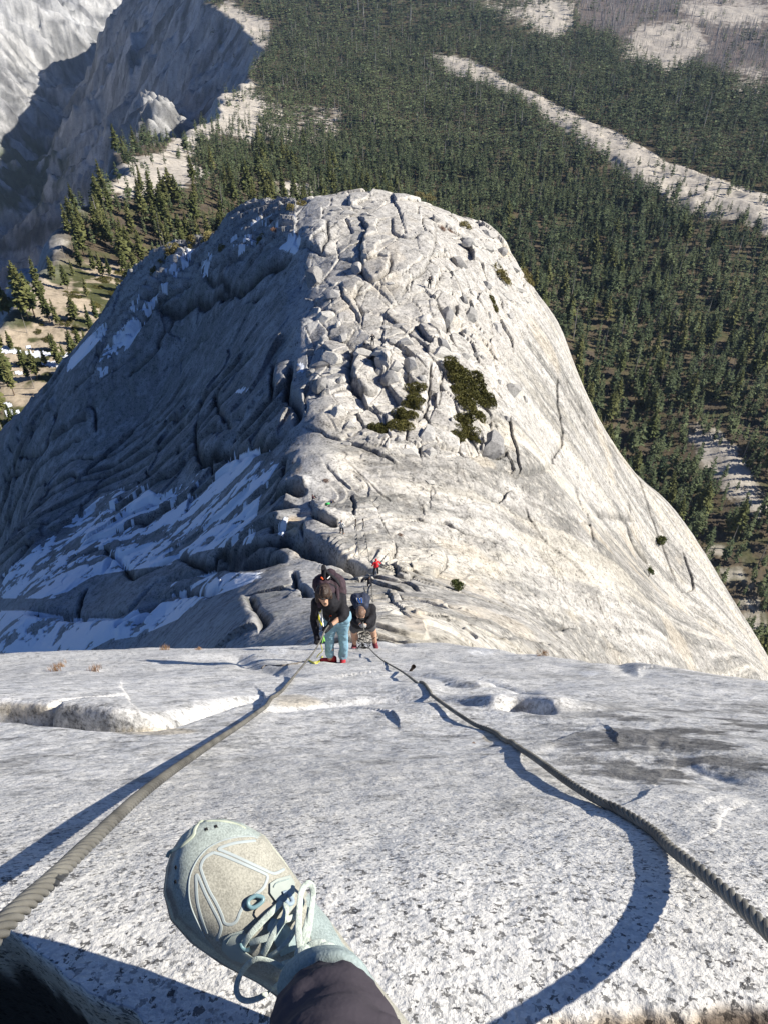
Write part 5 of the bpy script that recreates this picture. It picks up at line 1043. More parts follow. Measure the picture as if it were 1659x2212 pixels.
pl_('orange_tag', union('orange_tag', [('c', (695, 1248, D_(-1.15)), .012, (698, 1251, D_(-1.15)), .010)], .004, M_ORANGE, 1)); pl_('white_buckle', union('white_buckle', [('c', (708, 1250, D_(-1.17)), .007, (713, 1245, D_(-1.16)), .006)], .003, M_WHITE, 1))
for pts_ in ([(692, 1272, D_(-1.16)), (687, 1290, D_(-1.24)), (692, 1312, D_(-1.22))], [(727, 1270, D_(-1.12)), (730, 1290, D_(-1.2)), (724, 1318, D_(-1.05))]):
    V, F = tube_np(catmull([J3(p) for p in pts_], 8), .014, 6, .026); pl_('shoulder_strap', mesh_np('shoulder_strap', V, F, M_PACK))
# --- the man
mf1 = slab.hit([763], [1400], .3, 60)[0]; mf2 = slab.hit([812], [1400], .3, 60)[0]; MD = float(np.linalg.norm(mf1)); print('woman', FD, 'man', MD)
M3 = lambda X_, Y_, dd: tuple(P(X_, Y_, d=MD + dd)); U_ = MD / 14.0
man = link('person', None, loc=tuple(mf1), label='man in dark jacket and grey shorts stooping over the right cable', category='person', group='climbers on the near slab')
def ml(name, me_, par=None): o_ = link(name, me_, par or man); o_.matrix_parent_inverse = Matrix.Translation(-Vector(mf1)); return o_
ak1, ak2, kn1, kn2 = M3(766, 1392, -.08), M3(810, 1386, -.1), M3(765, 1367, -.42), M3(806, 1362, -.42); hp1, hp2 = M3(775, 1345, -.75), M3(795, 1344, -.75); mch = M3(782, 1318, -1.1); ms1, ms2 = M3(764, 1317, -1.12), M3(802, 1315, -1.12); mhd = M3(779.5, 1326, -1.42)
me1, me2 = M3(761, 1336, -1.12), M3(806, 1333, -1.12); mw1, mw2 = M3(775, 1346, -1.3), M3(793, 1345, -1.3); mp1, mp2 = M3(781, 1351, -1.33), M3(787.5, 1352, -1.33)
bd = [('c', hp1, .12 * U_, hp2, .12 * U_), ('c', M3(785, 1342, -.78), .14 * U_, mch, .13 * U_), ('c', ms1, .06 * U_, ms2, .06 * U_), ('c', mch, .09 * U_, mhd, .055 * U_), ('e', mhd, (.078 * U_, .098 * U_, .100 * U_)), ('e', M3(779.5, 1333, -1.49), (.016, .02, .02)), ('e', M3(771.5, 1327, -1.40), (.012, .02, .028)), ('e', M3(788, 1327, -1.40), (.012, .02, .028)),
      ('c', ms1, .055 * U_, me1, .045 * U_), ('c', me1, .042 * U_, mw1, .03 * U_), ('c', ms2, .055 * U_, me2, .045 * U_), ('c', me2, .042 * U_, mw2, .03 * U_), ('c', hp1, .10 * U_, kn1, .062 * U_), ('c', kn1, .062 * U_, ak1, .040 * U_), ('c', hp2, .10 * U_, kn2, .062 * U_), ('c', kn2, .062 * U_, ak2, .040 * U_), ('e', M3(768, 1376, -.30), (.058 * U_, .07 * U_, .09 * U_)), ('e', M3(808, 1372, -.30), (.056 * U_, .07 * U_, .09 * U_))]
ml('body', union('body', bd + hand(mw1, mp1, (0, .6, -.8), .028) + hand(mw2, mp2, (0, .6, -.8), .028, -1), .012, M_SKIN, 3))
ml('hair', union('hair', [('e', M3(779.5, 1324, -1.45), (.080 * U_, .094 * U_, .085 * U_)), ('e', M3(779, 1319, -1.38), (.078 * U_, .08 * U_, .08 * U_))], .009, M_HAIRS, 2)); ml('cap', union('cap', [('e', M3(780, 1336.5, -1.46), (.058, .03, .03))], .008, M_SOLE, 1))
ml('jacket', union('jacket', [('c', M3(777, 1340, -.82), .16 * U_, M3(793, 1339, -.82), .16 * U_), ('c', M3(785, 1339, -.82), .165 * U_, mch, .16 * U_), ('c', ms1, .085 * U_, ms2, .085 * U_), ('c', ms1, .075 * U_, me1, .062 * U_), ('c', me1, .060 * U_, mw1, .043 * U_), ('c', ms2, .075 * U_, me2, .062 * U_), ('c', me2, .060 * U_, mw2, .043 * U_)], .014, M_BLACK, 4, .022, 4))
ml('shorts', union('shorts', [('c', hp1, .145 * U_, hp2, .145 * U_), ('c', hp1, .125 * U_, M3(766, 1358, -.55), .085 * U_), ('c', hp2, .125 * U_, M3(803, 1355, -.55), .085 * U_)], .014, M_SHORTS, 3, .02, 6))
for mwr, mpp, sd_ in ((mw1, mp1, 1), (mw2, mp2, -1)): ml('glove', union('glove', [(q[0], q[1], q[2] * 1.2, q[3], q[4] * 1.2) if q[0] == 'c' else ('e', q[1], tuple(v * 1.15 for v in q[2])) for q in hand(mwr, mpp, (0, .6, -.8), .028, sd_)[1:]], .008, M_GLOVE, 2))
for hh_, tt_ in ((M3(766, 1396, -.03), M3(763, 1403, -.15)), (M3(810, 1390, -.03), M3(813, 1399, -.12))):
    so = ml('shoe', union('shoe', [('c', hh_, .052, tt_, .045), ('c', hh_, .05, tuple(np.array(hh_) + [0, 0, .07]), .048)], .011, simple('maroon_shoe', (.16, .035, .045), .7, .2, 30, .4), 3)); o_ = link('sole', union('sole', [('c', tuple(np.array(hh_) - [0, 0, .035]), .048, tuple(np.array(tt_) - [0, 0, .03]), .043)], .011, M_SOLE, 2), so)
MPK = np.array(M3(778, 1296, -1.1))
pk2 = link('backpack', None, loc=tuple(MPK), label='navy backpack with blue cord on the back of the stooping man', category='backpack')
def p2l(name, me_): o_ = link(name, me_, pk2); o_.matrix_parent_inverse = Matrix.Translation(-Vector(MPK)); return o_
p2l('pack_body', union('pack_body', [('c', M3(770, 1294, -1.08), .11, M3(786, 1293, -1.06), .11), ('c', M3(772, 1296, -1.1), .11, M3(775, 1308, -1.2), .09), ('c', M3(785, 1296, -1.1), .11, M3(786, 1308, -1.2), .09)], .013, M_NAVY, 4, .03, 8, 10))
for i_ in range(5):
    pts_ = [M3(771 + 3 * i_ + rng.uniform(-2, 2), 1290 + rng.uniform(0, 4), -1.24), M3(772 + 3 * i_, 1297 + rng.uniform(-2, 2), -1.26), M3(776 + 2 * i_, 1303, -1.3)]
    V, F = tube_np(catmull([J3(p) for p in pts_], 6), .008, 5); p2l('cord', mesh_np('cord', V, F, M_BLUE if i_ % 2 else M_STEEL))
# heap of chain and slings between his feet
hp = []
for i_ in range(26):
    X_, Y_ = 783 + rng.uniform(-9, 9), rng.uniform(1366, 1403); q0 = J3(M3(X_, Y_, -.25 - rng.uniform(0, .12) - (1403 - Y_) * .006)); pts_ = [q0]
    for _ in range(4): pts_.append(pts_[-1] + np.array([rng.uniform(-.07, .07), rng.uniform(-.04, .04), rng.uniform(-.06, .06)]))
    hp.append(tube_np(catmull(pts_, 5), .007, 5))
link('rope_tangle', mesh_np('rope_tangle', *joinm(hp), simple('dark_rope', (.05, .05, .05), .7, .2, 40, .6)), label='grey tangle of slings and links hanging between the feet of the stooping man', category='rope')
# slings lying on the slab by her shoes
def ground_line(S, pts, r, lift, t): 
    out = []
    for X_, Y_ in pts: q = S.hit([X_], [Y_], *t)[0]; out.append(q * (1 - lift / np.linalg.norm(q)))
    return tube_np(catmull(out, 8), r, 6)
link('sling', mesh_np('sling', *ground_line(slab, [(566, 1444), (575, 1438), (600, 1438), (624, 1436), (650, 1431), (668, 1427)], .010, .04, (.3, 40)), simple('grey_sling', (.16, .14, .12), .6, .3, 12, .4)), label='thin grey cord lying on the slab left of the yellow sling', category='sling')
link('sling', mesh_np('sling', *ground_line(slab, [(664, 1424), (672, 1428), (680, 1431), (690, 1428), (697, 1418), (694, 1426), (684, 1434), (676, 1432), (669, 1428), (664, 1424)], .009, .05, (.3, 40)), M_YEL), label='bright yellow sling on the rock beside the red shoes', category='sling')
# --- distant people
def far_person(X_, Y_, hpx, label, top, legs, hair, pose='stand', pack=None, lean=0., t=(12, 400), face=0.):
    q = dh([X_], [Y_])[0]; f = proj(q)[2]; H = hpx / F_REF * f / math.cos(math.atan2(-q[2], q[1])); H = H if pose == 'stand' else H
    s_ = H / 1.72; e = link('person', None, loc=tuple(q), rot=(lean, 0, face), sc=(s_,) * 3, label=label, category='person', group='people down at the saddle and on the dome')
    if pose == 'stand':
        b = [('c', (-.09, 0, .9), .10, (.09, 0, .9), .10), ('c', (0, 0, .95), .13, (0, .02, 1.35), .14), ('c', (-.19, .02, 1.4), .05, (.19, .02, 1.4), .05), ('c', (0, .02, 1.4), .06, (0, .02, 1.62), .06), ('e', (0, .03, 1.62), (.08, .10, .12)), ('c', (-.10, 0, .88), .085, (-.16, .03, .48), .06), ('c', (-.16, .03, .48), .058, (-.18, .0, .06), .045), ('c', (.10, 0, .88), .085, (.14, .05, .48), .06), ('c', (.14, .05, .48), .058, (.16, 0, .06), .045),
             ('c', (-.2, .02, 1.4), .05, (-.34, .0, 1.15), .042), ('c', (-.34, 0, 1.15), .04, (-.2, .16, .98), .03), ('c', (.2, .02, 1.4), .05, (.36, 0, 1.15), .042), ('c', (.36, 0, 1.15), .04, (.2, .14, .98), .03), ('c', (-.18, 0, .05), .045, (-.19, .14, .03), .04), ('c', (.16, 0, .05), .045, (.18, .14, .03), .04)]
        sh = [('c', (-.08, 0, .98), .14, (.08, 0, .98), .14), ('c', (0, 0, 1.0), .155, (0, .02, 1.34), .165), ('c', (-.19, .02, 1.39), .075, (.19, .02, 1.39), .075), ('c', (-.2, .02, 1.38), .07, (-.34, 0, 1.15), .058), ('c', (.2, .02, 1.38), .07, (.36, 0, 1.15), .058)]
        tr = [('c', (-.09, 0, .9), .125, (.09, 0, .9), .125), ('c', (-.10, 0, .86), .105, (-.16, .03, .48), .08), ('c', (-.16, .03, .48), .078, (-.18, 0, .12), .065), ('c', (.10, 0, .86), .105, (.14, .05, .48), .08), ('c', (.14, .05, .48), .078, (.16, 0, .12), .065)]; hc = (0, .01, 1.66)
    else:
        b = [('c', (-.09, 0, .12), .11, (.09, 0, .12), .11), ('c', (0, 0, .15), .13, (0, .05, .58), .14), ('c', (-.19, .05, .62), .05, (.19, .05, .62), .05), ('c', (0, .05, .62), .06, (0, .07, .84), .06), ('e', (0, .08, .84), (.08, .10, .12)), ('c', (-.1, .05, .12), .085, (-.14, .5, .42), .06), ('c', (-.14, .5, .42), .058, (-.14, .62, .06), .045), ('c', (.1, .05, .12), .085, (.14, .5, .3), .06), ('c', (.14, .5, .3), .058, (.16, .8, .06), .045),
             ('c', (-.2, .05, .6), .05, (-.26, .2, .36), .042), ('c', (-.26, .2, .36), .04, (-.1, .42, .40), .03), ('c', (.2, .05, .6), .05, (.27, .2, .36), .042), ('c', (.27, .2, .36), .04, (.1, .4, .38), .03)]
        sh = [('c', (0, 0, .2), .155, (0, .05, .56), .165), ('c', (-.19, .05, .61), .075, (.19, .05, .61), .075), ('c', (-.2, .05, .6), .07, (-.26, .2, .36), .058), ('c', (.2, .05, .6), .07, (.27, .2, .36), .058)]
        tr = [('c', (-.09, 0, .12), .13, (.09, 0, .12), .13), ('c', (-.1, .05, .12), .105, (-.14, .5, .42), .08), ('c', (-.14, .5, .42), .078, (-.14, .6, .12), .065), ('c', (.1, .05, .12), .105, (.14, .5, .3), .08), ('c', (.14, .5, .3), .078, (.16, .76, .1), .065)]; hc = (0, .06, .88)
    link('body', union('body', b, .03, M_SKIN, 2), e); link('top', union('top', sh, .03, top, 2), e); link('trousers', union('trousers', tr, .03, legs, 2), e); link('hair', union('hair', [('e', hc, (.09, .11, .11))], .03, hair, 1), e)
    if pack:
        zc = 1.2 if pose == 'stand' else .42; z_ = link('backpack', union('backpack', [('c', (0, -.22, zc - .14), .13, (0, -.2, zc + .16), .12)], .03, pack, 2), loc=tuple(q), rot=(lean, 0, face), sc=(s_,) * 3, label='small dark pack on the back of the ' + ('climber below the red shirt' if 'red' in label else 'person on the tower of blocks'), category='backpack', group='packs of the distant people')
M_REDT = simple('red_shirt', (.62, .03, .04), .8, .1); M_DKT = simple('dark_trousers', (.03, .032, .04), .8, .1); M_LT = simple('pale_shirt', (.55, .56, .55), .8, .1); M_VIOL = simple('plum_jacket', (.09, .05, .07), .8, .1); M_NV = simple('navy_top', (.03, .04, .10), .8, .1); M_GRN = simple('green_bag', (.06, .5, .12), .7, .2)
far_person(813, 1242, 33, 'person in a red shirt standing at the foot of the slope', M_REDT, M_DKT, M_REDT, face=.4)
far_person(799, 1267, 28, 'person in dark clothes climbing below the red shirt', M_DKT, M_DKT, M_HAIRB, lean=.25, pack=M_DKT)
far_person(739, 1153, 28, 'person in a pale shirt walking by the dark crack', M_LT, M_DKT, M_HAIRB, face=-.5)
far_person(676, 1078, 17, 'person in dark plum sitting against the big pale boss', M_VIOL, M_DKT, M_HAIRB, 'sit', face=-1.2)
far_person(716, 1087, 15, 'person in navy sitting beside a bright green bag', M_NV, M_DKT, M_HAIRB, 'sit', face=-1.4)
far_person(805, 746, 24, 'person with a tall pack standing on the tower of blocks', M_DKT, M_DKT, M_HAIRB, pack=M_DKT)
far_person(788, 746, 12, 'person sitting on the flat block left of the standing one', M_DKT, M_DKT, M_HAIRB, 'sit', face=.8)
far_person(927, 624, 25, 'person in dark clothes walking alone high on the dome', M_DKT, M_DKT, M_HAIRB)
q = dh([706], [1090])[0]; link('bag', union('bag', [('c', (0, 0, .2), .28, (.5, .1, .2), .25), ('e', (.25, -.1, .35), (.3, .25, .2))], .06, M_GRN, 2), loc=tuple(q), sc=(.5, .5, .5), label='bright green bag lying on the rock at the saddle', category='bag')

# ---- the photographer's leg and shoe ---------------------------------------------
cen = np.array(P(520, 1930, d=.655)); Vd = cen / np.linalg.norm(cen); Rr = np.array([1.0, 0, 0]); Rr -= Vd * (Rr @ Vd); Rr /= np.linalg.norm(Rr); Uu = np.cross(Rr, Vd)
A0 = .675 * Rr - .738 * Uu; B0 = .738 * Rr + .675 * Uu; Nn = -Vd + .15 * B0 + .10 * A0; Nn /= np.linalg.norm(Nn); Aa = A0 - Nn * (A0 @ Nn); Aa /= np.linalg.norm(Aa); Bb = np.cross(Nn, Aa)
if Bb @ B0 < 0: Bb = -Bb
TOE = np.array(P(399, 1800, d=.70)) - Nn * .030
SS = np.array([0, .004, .012, .025, .045, .07, .10, .13, .16, .19, .22, .25, .275, .290]); SW = np.array([.004, .0155, .026, .0360, .0435, .0430, .0385, .0320, .027, .026, .025, .025, .022, .005])
SHt = np.array([.036, .040, .045, .051, .057, .063, .070, .079, .090, .100, .108, .112, .110, .09]); SOf = np.array([.004, .004, .004, .003, .004, .0060, .0105, .017, .020, .020, .021, .021, .021, .021])
ns, nth = 170, 120; sv = .290 * (.5 - .5 * np.cos(np.linspace(0, np.pi, ns))); Wv = np.interp(sv, SS, SW); Hv = np.interp(sv, SS, SHt); Ov = np.interp(sv, SS, SOf)
for _ in range(6):
    for ar in (Hv, Ov): ar[1:-1] = .25 * ar[:-2] + .5 * ar[1:-1] + .25 * ar[2:]
HS = .028
def sec(i):
    """closed cross-section: sole wall then domed upper"""
    out = []; W, H, O = Wv[i], Hv[i], Ov[i]
    for t in np.linspace(0, 1, nth, endpoint=False):
        if t < .62:
            a = np.pi * t / .62; ca, sa = math.cos(a), math.sin(a); pw = .80
            b = np.sign(ca) * abs(ca) ** pw * W * .97; h = HS + (H - HS) * abs(sa) ** .85
        elif t < .70: u = (t - .62) / .08; b = -W * (.97 + .11 * math.sin(min(1, u * 2.2) * 1.57)); h = HS * (1 - u) ** 1.0
        elif t < .92: u = (t - .70) / .22; b = -W * 1.05 + 2.10 * W * u; h = .0 + .002 * math.sin(u * 40)
        else: u = (t - .92) / .08; b = W * (.97 + .11 * math.sin(min(1, (1 - u) * 2.2) * 1.57)); h = HS * u
        out.append((O + b, h))
    return np.array(out)
ST = []
for i in range(ns):
    c_ = sec(i); sp_rise = .012 * (1 - sst(0, .09, sv[i]))                # toe spring
    ST.append(TOE + Aa * sv[i] + np.outer(c_[:, 0], Bb) + np.outer(c_[:, 1] + sp_rise, Nn))
ST = np.array(ST); V = ST.reshape(-1, 3); ii = np.arange(ns * nth).reshape(ns, nth); F = np.stack([ii[:-1], np.roll(ii[:-1], -1, 1), np.roll(ii[1:], -1, 1), ii[1:]], -1).reshape(-1, 4)
hloc = (V - TOE) @ Nn; sloc = (V - TOE) @ Aa; bloc = (V - TOE) @ Bb
gx, gy, _ = proj(V); G9 = lambda pts: [(331.8 + .2 * a, 1758.5 + .2 * b) for a, b in pts]
CAPL = G9([(1130, 262), (1060, 240), (900, 250), (740, 290), (600, 360), (500, 460), (430, 580), (392, 700), (385, 850), (410, 1000), (470, 1150), (560, 1330), (640, 1420)])
capp = [(300, 2100), (300, 1700), (700, 1700), (560, 1808)] + CAPL[1:] + [(480, 2080)]
upper = hloc > HS + .001
cap = inpoly(gx, gy, capp) & (sloc < .15)
rgb = np.tile(np.array([.37, .36, .30]), (len(V), 1))                     # knit upper
rgb[cap] = (.37, .42, .385)
nn1 = fbm(sloc * 60, bloc * 60, 301, 3); d_sc = hloc - HS
GA = lambda pts: [(331.8 + .325 * a, 1742 + .325 * b) for a, b in pts]
rgb = blend(rgb, np.maximum((sloc > .215) * 1.0, (inpoly(gx, gy, GA([(1010, 560), (1090, 600), (1250, 900), (1480, 1150), (1400, 1300), (1000, 1100), (960, 1000), (1050, 900)])) & (sloc > .1)) * 1.0), (.30, .36, .345))
scuff = sst(.020, .004, d_sc + .012 * nn1) * sst(.10, .03, sloc) * (bloc < .034) * sst(.005, .03, np.abs(bloc - .006) + sloc * .6)
rgb = blend(rgb, .75 * scuff, (.20, .15, .11))
rim = cap & (hloc > HS + .0005); 
sole = ~upper; rgb[sole] = (.30, .29, .25); rgb = blend(rgb, sole * sst(.0, .35, nn1 + .2) * .7, (.12, .11, .095)); rgb = blend(rgb, (sole & (hloc > HS * .72)) * .8, (.52, .53, .42))
k = NT('shoe_fabric'); tn = k.attr('tone').outputs['Color']; o = k.obj(); w_ = k.n('TexNoise'); w_.inputs['Scale'].default_value = 700; w_.inputs['Detail'].default_value = 1; k.l(o, w_.inputs['Vector'])
nz = k.noise(60, 3, .6, o); k.l(k.mix(1, tn, k.ramp(k.math('ADD', k.math('MULTIPLY', w_.outputs['Fac'], .6), k.math('MULTIPLY', nz, .4)), [(.35, (.66,) * 3), (.62, (1.15,) * 3)]), 'MULTIPLY'), k.b.inputs['Base Color'])
k.b.inputs['Roughness'].default_value = .75; k.l(k.bump(w_.outputs['Fac'], .35, .0006), k.b.inputs['Normal']); M_SHOE = k.m
fm = me_s = mesh_np('shoe', V, F, M_SHOE); cattr(me_s, 'tone', rgb)
M_OVL = simple('shoe_overlay', (.38, .43, .43), .5, .3, 40, .08); M_CAPR = simple('toe_rubber', (.50, .54, .42), .7, .2, 50, .2); M_LACE = simple('lace', (.50, .56, .50), .85, .1, 300, .22, bump=.8, bump_s=900, bump_d=.001); M_LACEH = simple('lace_hole', (.03, .03, .03), .9, .05)
M_PATCH = simple('eyelet_patch', (.38, .42, .38), .6, .25, 40, .1); M_TEALR = simple('lace_ring', (.17, .29, .32), .35, .5); M_COL = simple('ankle_collar', (.29, .35, .34), .8, .15, 500, .2, bump=.8, bump_s=420, bump_d=.001); M_TROU = simple('dark_trouser_cloth', (.060, .052, .062), .8, .12, 8, .18, bump=.35, bump_s=30, bump_d=.006); M_SOCK = simple('lilac_sock', (.42, .38, .55), .85, .1)
from mathutils.bvhtree import BVHTree
bv = BVHTree.FromPolygons([tuple(v) for v in V], [tuple(int(q_) for q_ in f) for f in F])
ROOT = Vector(cen)
leg = link('person', None, loc=tuple(ROOT), label="outstretched foot and dark trouser leg of the person taking the picture", category='person')
def sl(name, me_, par=None): 
    o_ = link(name, me_, par or leg)
    if par is None: o_.matrix_parent_inverse = Matrix.Translation(-ROOT)
    return o_
shoe = sl('shoe', me_s)
def on_shoe(pts, lift=.0006, n=10, dens=True):
    """picked points dropped onto the shoe's surface along the sight line"""
    p2 = catmull([(a, b, 0) for a, b in pts], n)[:, :2] if dens else np.array(pts); out = []; nrm = []; last = None
    lf = np.broadcast_to(lift, (len(p2),)) if np.ndim(lift) == 0 else np.interp(np.linspace(0, 1, len(p2)), np.linspace(0, 1, len(lift)), lift)
    for (a, b), l_ in zip(p2, lf):
        r_ = ray(a, b); r_ = r_ / np.linalg.norm(r_); h_ = bv.ray_cast(Vector((0, 0, 0)), Vector(r_))
        if h_[0] is None: dd = last if last else .66; n_ = -r_

        else: dd = h_[3]; n_ = np.array(h_[1]); n_ = n_ if n_ @ r_ < 0 else -n_
        last = dd; out.append(r_ * dd + n_ * .0 - r_ * l_); nrm.append(n_)
    c_ = np.array(out)
    for _ in range(2): c_[1:-1] = .25 * c_[:-2] + .5 * c_[1:-1] + .25 * c_[2:]
    return c_, np.array(nrm)
def ribbon(name, pts, w, th, mat, lift=.0006, par=None, n=10):
    c_, nr = on_shoe(pts, lift, n); t = np.gradient(c_, axis=0); t /= np.linalg.norm(t, axis=1)[:, None] + 1e-9; nr = nr - t * (nr * t).sum(1)[:, None]; nr /= np.linalg.norm(nr, axis=1)[:, None] + 1e-9
    for _ in range(3): nr[1:-1] = .25 * nr[:-2] + .5 * nr[1:-1] + .25 * nr[2:]
    V_, F_ = tube_np(c_, th, 10, w, nr, np.cross(t, nr)); return sl(name, mesh_np(name, V_, F_, mat), par or shoe)
ribbon('overlay_line', G9([(650, 415), (560, 470), (515, 560), (530, 640), (600, 820), (680, 960), (740, 1090), (775, 1180), (850, 1190), (905, 1150), (940, 1060), (1000, 960), (1090, 880), (1180, 810), (1220, 740), (1235, 670), (1180, 630), (1000, 550), (860, 490), (740, 440), (650, 415)]), .0012, .00014, M_OVL, .0002)
ribbon('overlay_line', G9([(1110, 285), (900, 310), (760, 350), (708, 378), (760, 400), (900, 460), (1050, 530), (1180, 590), (1290, 638), (1350, 630), (1420, 592)]), .0012, .00014, M_OVL, .0002)
ribbon('overlay_line', G9([(580, 1290), (520, 1120), (478, 950), (466, 780), (472, 655), (560, 850), (640, 1010), (720, 1170), (732, 1250), (690, 1370)]), .0012, .00014, M_OVL, .0002)
ribbon('cap_edge', CAPL[:-1], .0006, .0005, M_OVL, .0002)
ribbon('toe_rim', G9([(1000, 150), (900, 105), (760, 75), (600, 72), (500, 95), (450, 160), (430, 230), (330, 320), (260, 370), (180, 410), (150, 470)]), .0016, .0006, M_CAPR, .0002)
for a, b in ((245, 580), (240, 735), (575, 165), (680, 135)): ribbon('vent_hole', G9([(a - 6, b - 14), (a, b), (a + 4, b + 14)]), .0013, .0005, M_LACEH, .0003)
def patch(name, poly, mat, lift, th=.0011, par=None):
    """flat overlay cut to a traced outline, lying on the shoe"""
    import mathutils
    xs, ys = [p[0] for p in poly], [p[1] for p in poly]; st = .9; GX, GY = np.meshgrid(np.arange(min(xs), max(xs), st), np.arange(min(ys), max(ys), st)); ins = inpoly(GX, GY, poly)
    hit = {}; Vv = []
    for j in range(GX.shape[0]):
        for i in range(GX.shape[1]):
            if ins[j, i]:
                r_ = ray(GX[j, i], GY[j, i]); r_ = r_ / np.linalg.norm(r_); h_ = bv.ray_cast(Vector((0, 0, 0)), Vector(r_))
                if h_[0] is not None: hit[(j, i)] = len(Vv); Vv.append(r_ * (h_[3] - lift))
    Ff = [(hit[(j, i)], hit[(j, i + 1)], hit[(j + 1, i + 1)], hit[(j + 1, i)]) for (j, i) in hit if (j, i + 1) in hit and (j + 1, i + 1) in hit and (j + 1, i) in hit]
    me_ = mesh_pf(name, Vv, Ff, mat); o_ = sl(name, me_, par or shoe); s_m = o_.modifiers.new('t', 'SOLIDIFY'); s_m.thickness = th; s_m.offset = 0; return o_
patch('eyelet_patch', G9([(1262, 745), (1330, 700), (1480, 658), (1528, 740), (1528, 900), (1500, 1040), (1450, 1090), (1420, 1010), (1320, 940), (1262, 860)]), M_PATCH, .0012)
patch('eyelet_patch', G9([(760, 1345), (830, 1290), (980, 1248), (1010, 1300), (950, 1400), (980, 1480), (1080, 1540), (1060, 1590), (960, 1610), (850, 1570), (740, 1460)]), M_PATCH, .0012)
patch('eyelet_patch', G9([(1100, 1040), (1180, 960), (1240, 940), (1350, 1020), (1290, 1100), (1120, 1130), (1090, 1090)]), simple('tan_patch', (.42, .38, .31), .7, .2, 60, .1), .0010)
ribbon('stitch_line', G9([(1300, 790), (1340, 740), (1470, 700)]), .0005, .0005, M_COL, .0022); ribbon('stitch_line', G9([(790, 1400), (850, 1320), (990, 1275)]), .0005, .0005, M_COL, .0022)
ribbon('eyelet', G9([(1400, 860), (1450, 850), (1500, 920), (1500, 960), (1460, 970), (1430, 930)]), .0018, .0014, simple('eyelet_blue', (.30, .38, .45), .6, .3), .0022); ribbon('eyelet', G9([(940, 1390), (960, 1440), (1000, 1470), (1040, 1460)]), .0016, .0014, M_TEALR, .0022)
ribbon('lace_ring', G9([(1105, 880), (1180, 900), (1175, 950), (1090, 1010), (1040, 1000), (1025, 960), (1040, 920), (1105, 880)]), .0016, .0014, M_TEALR, .0030, n=8)
GA = lambda pts: [(331.8 + .325 * a, 1742 + .325 * b) for a, b in pts]
patch('tongue', GA([(760, 790), (790, 740), (870, 760), (930, 830), (960, 900), (940, 960), (850, 1000), (800, 900), (760, 830)]), simple('tongue', (.40, .50, .50), .8, .15, 200, .2), .0016)
lac = dict(w=.0034, th=.0013, mat=M_LACE)
def lace(pts, lift, n=10, w=.0034): return ribbon('lace', GA(pts), w * .72, .0005, M_LACE, lift, n=n)
for q_ in ([(930, 960), (1000, 940), (1080, 985), (1200, 1010), (1280, 1000)], [(900, 1020), (980, 1010), (1080, 1030), (1180, 1040)]): pass
lace([(598, 925), (640, 858), (730, 760), (800, 690), (855, 635)], [.002, .006, .006, .006, .002]); lace([(640, 905), (700, 890), (770, 865), (810, 815), (830, 770)], [.003, .006, .007, .007, .004]); lace([(878, 640), (882, 700), (860, 760), (800, 850), (760, 930), (730, 985)], [.002, .008, .009, .008, .006, .003])
lace([(845, 770), (890, 750), (935, 735)], [.004, .006, .003]); lace([(770, 1000), (840, 950), (900, 890), (950, 800), (975, 740)], [.003, .007, .009, .008, .006], w=.0026); lace([(860, 1050), (920, 1030), (990, 1000)], [.006, .008, .010], w=.003)
lace([(1000, 985), (975, 930), (965, 820), (972, 680), (985, 570), (1025, 512), (1062, 545), (1055, 660), (1035, 800), (1010, 910), (1000, 980)], [.012, .016, .020, .024, .026, .026, .024, .020, .018, .014, .012], 8, .0036)
lace([(1045, 680), (1030, 760), (1000, 860), (965, 950), (990, 1010)], [.016, .018, .018, .015, .012], 8, .0038); lace([(1000, 975), (1050, 915), (1110, 900), (1135, 905), (1100, 945), (1040, 975), (1005, 985)], [.012, .016, .018, .018, .016, .014, .012], 8, .0032)
lace([(1010, 990), (1080, 950), (1150, 920), (1195, 925), (1170, 950), (1090, 970), (1020, 1000)], [.012, .016, .02, .02, .018, .014, .012], 8, .0030)
lace([(990, 1000), (970, 1060), (920, 1083), (850, 1065), (780, 1030), (700, 1012), (640, 1040), (585, 1110), (553, 1200), (570, 1265), (620, 1292), (700, 1275), (790, 1220), (870, 1150), (930, 1095)], [.012, .016, .02, .022, .024, .028, .03, .03, .03, .03, .03, .028, .024, .02, .014], 8, .0030)
sl('lace_knot', union('lace_knot', [('e', tuple(on_shoe(GA([(1000, 985), (1001, 986), (1003, 988)]), .012)[0][1]), (.0075, .0075, .0075)), ('e', tuple(on_shoe(GA([(990, 1000), (991, 1001), (993, 1003)]), .012)[0][1]), (.006, .006, .006))], .0012, M_LACE, 2), shoe)
# collar, sock, trouser leg, the rest of the seated figure below and behind the camera
ank = np.array(P(700, 2125, d=.605)); knee = np.array([.06, -.17, -.30]); hip = np.array([.12, -.58, -.46]); knee2 = np.array([-.30, -.30, -.28]); hip2 = np.array([-.10, -.60, -.46]); foot2 = np.array([-.42, -.08, -.62])
cr_ = catmull([np.array(P(*q[:2], d=q[2])) for q in ((628, 2135, .640), (645, 2098, .625), (690, 2072, .606), (742, 2070, .602), (778, 2098, .612), (792, 2140, .630))], 5)
sl('ankle_collar', union('ankle_collar', [('c', tuple(cr_[i]), .006, tuple(cr_[i + 1]), .006) for i in range(len(cr_) - 1)] + [('c', tuple(cr_[i] - Nn * .012), .008, tuple(cr_[i + 1] - Nn * .012), .008) for i in range(len(cr_) - 1)], .003, M_COL, 3), shoe)
sl('sock', union('sock', [('c', tuple(np.array(P(712, 2118, d=.626))), .023, tuple(np.array(P(722, 2190, d=.60))), .028)], .005, M_SOCK, 3))
def on(a, b, t): return tuple(a * (1 - t) + b * t)
lo_ = np.array(P(716, 2212, d=.585))
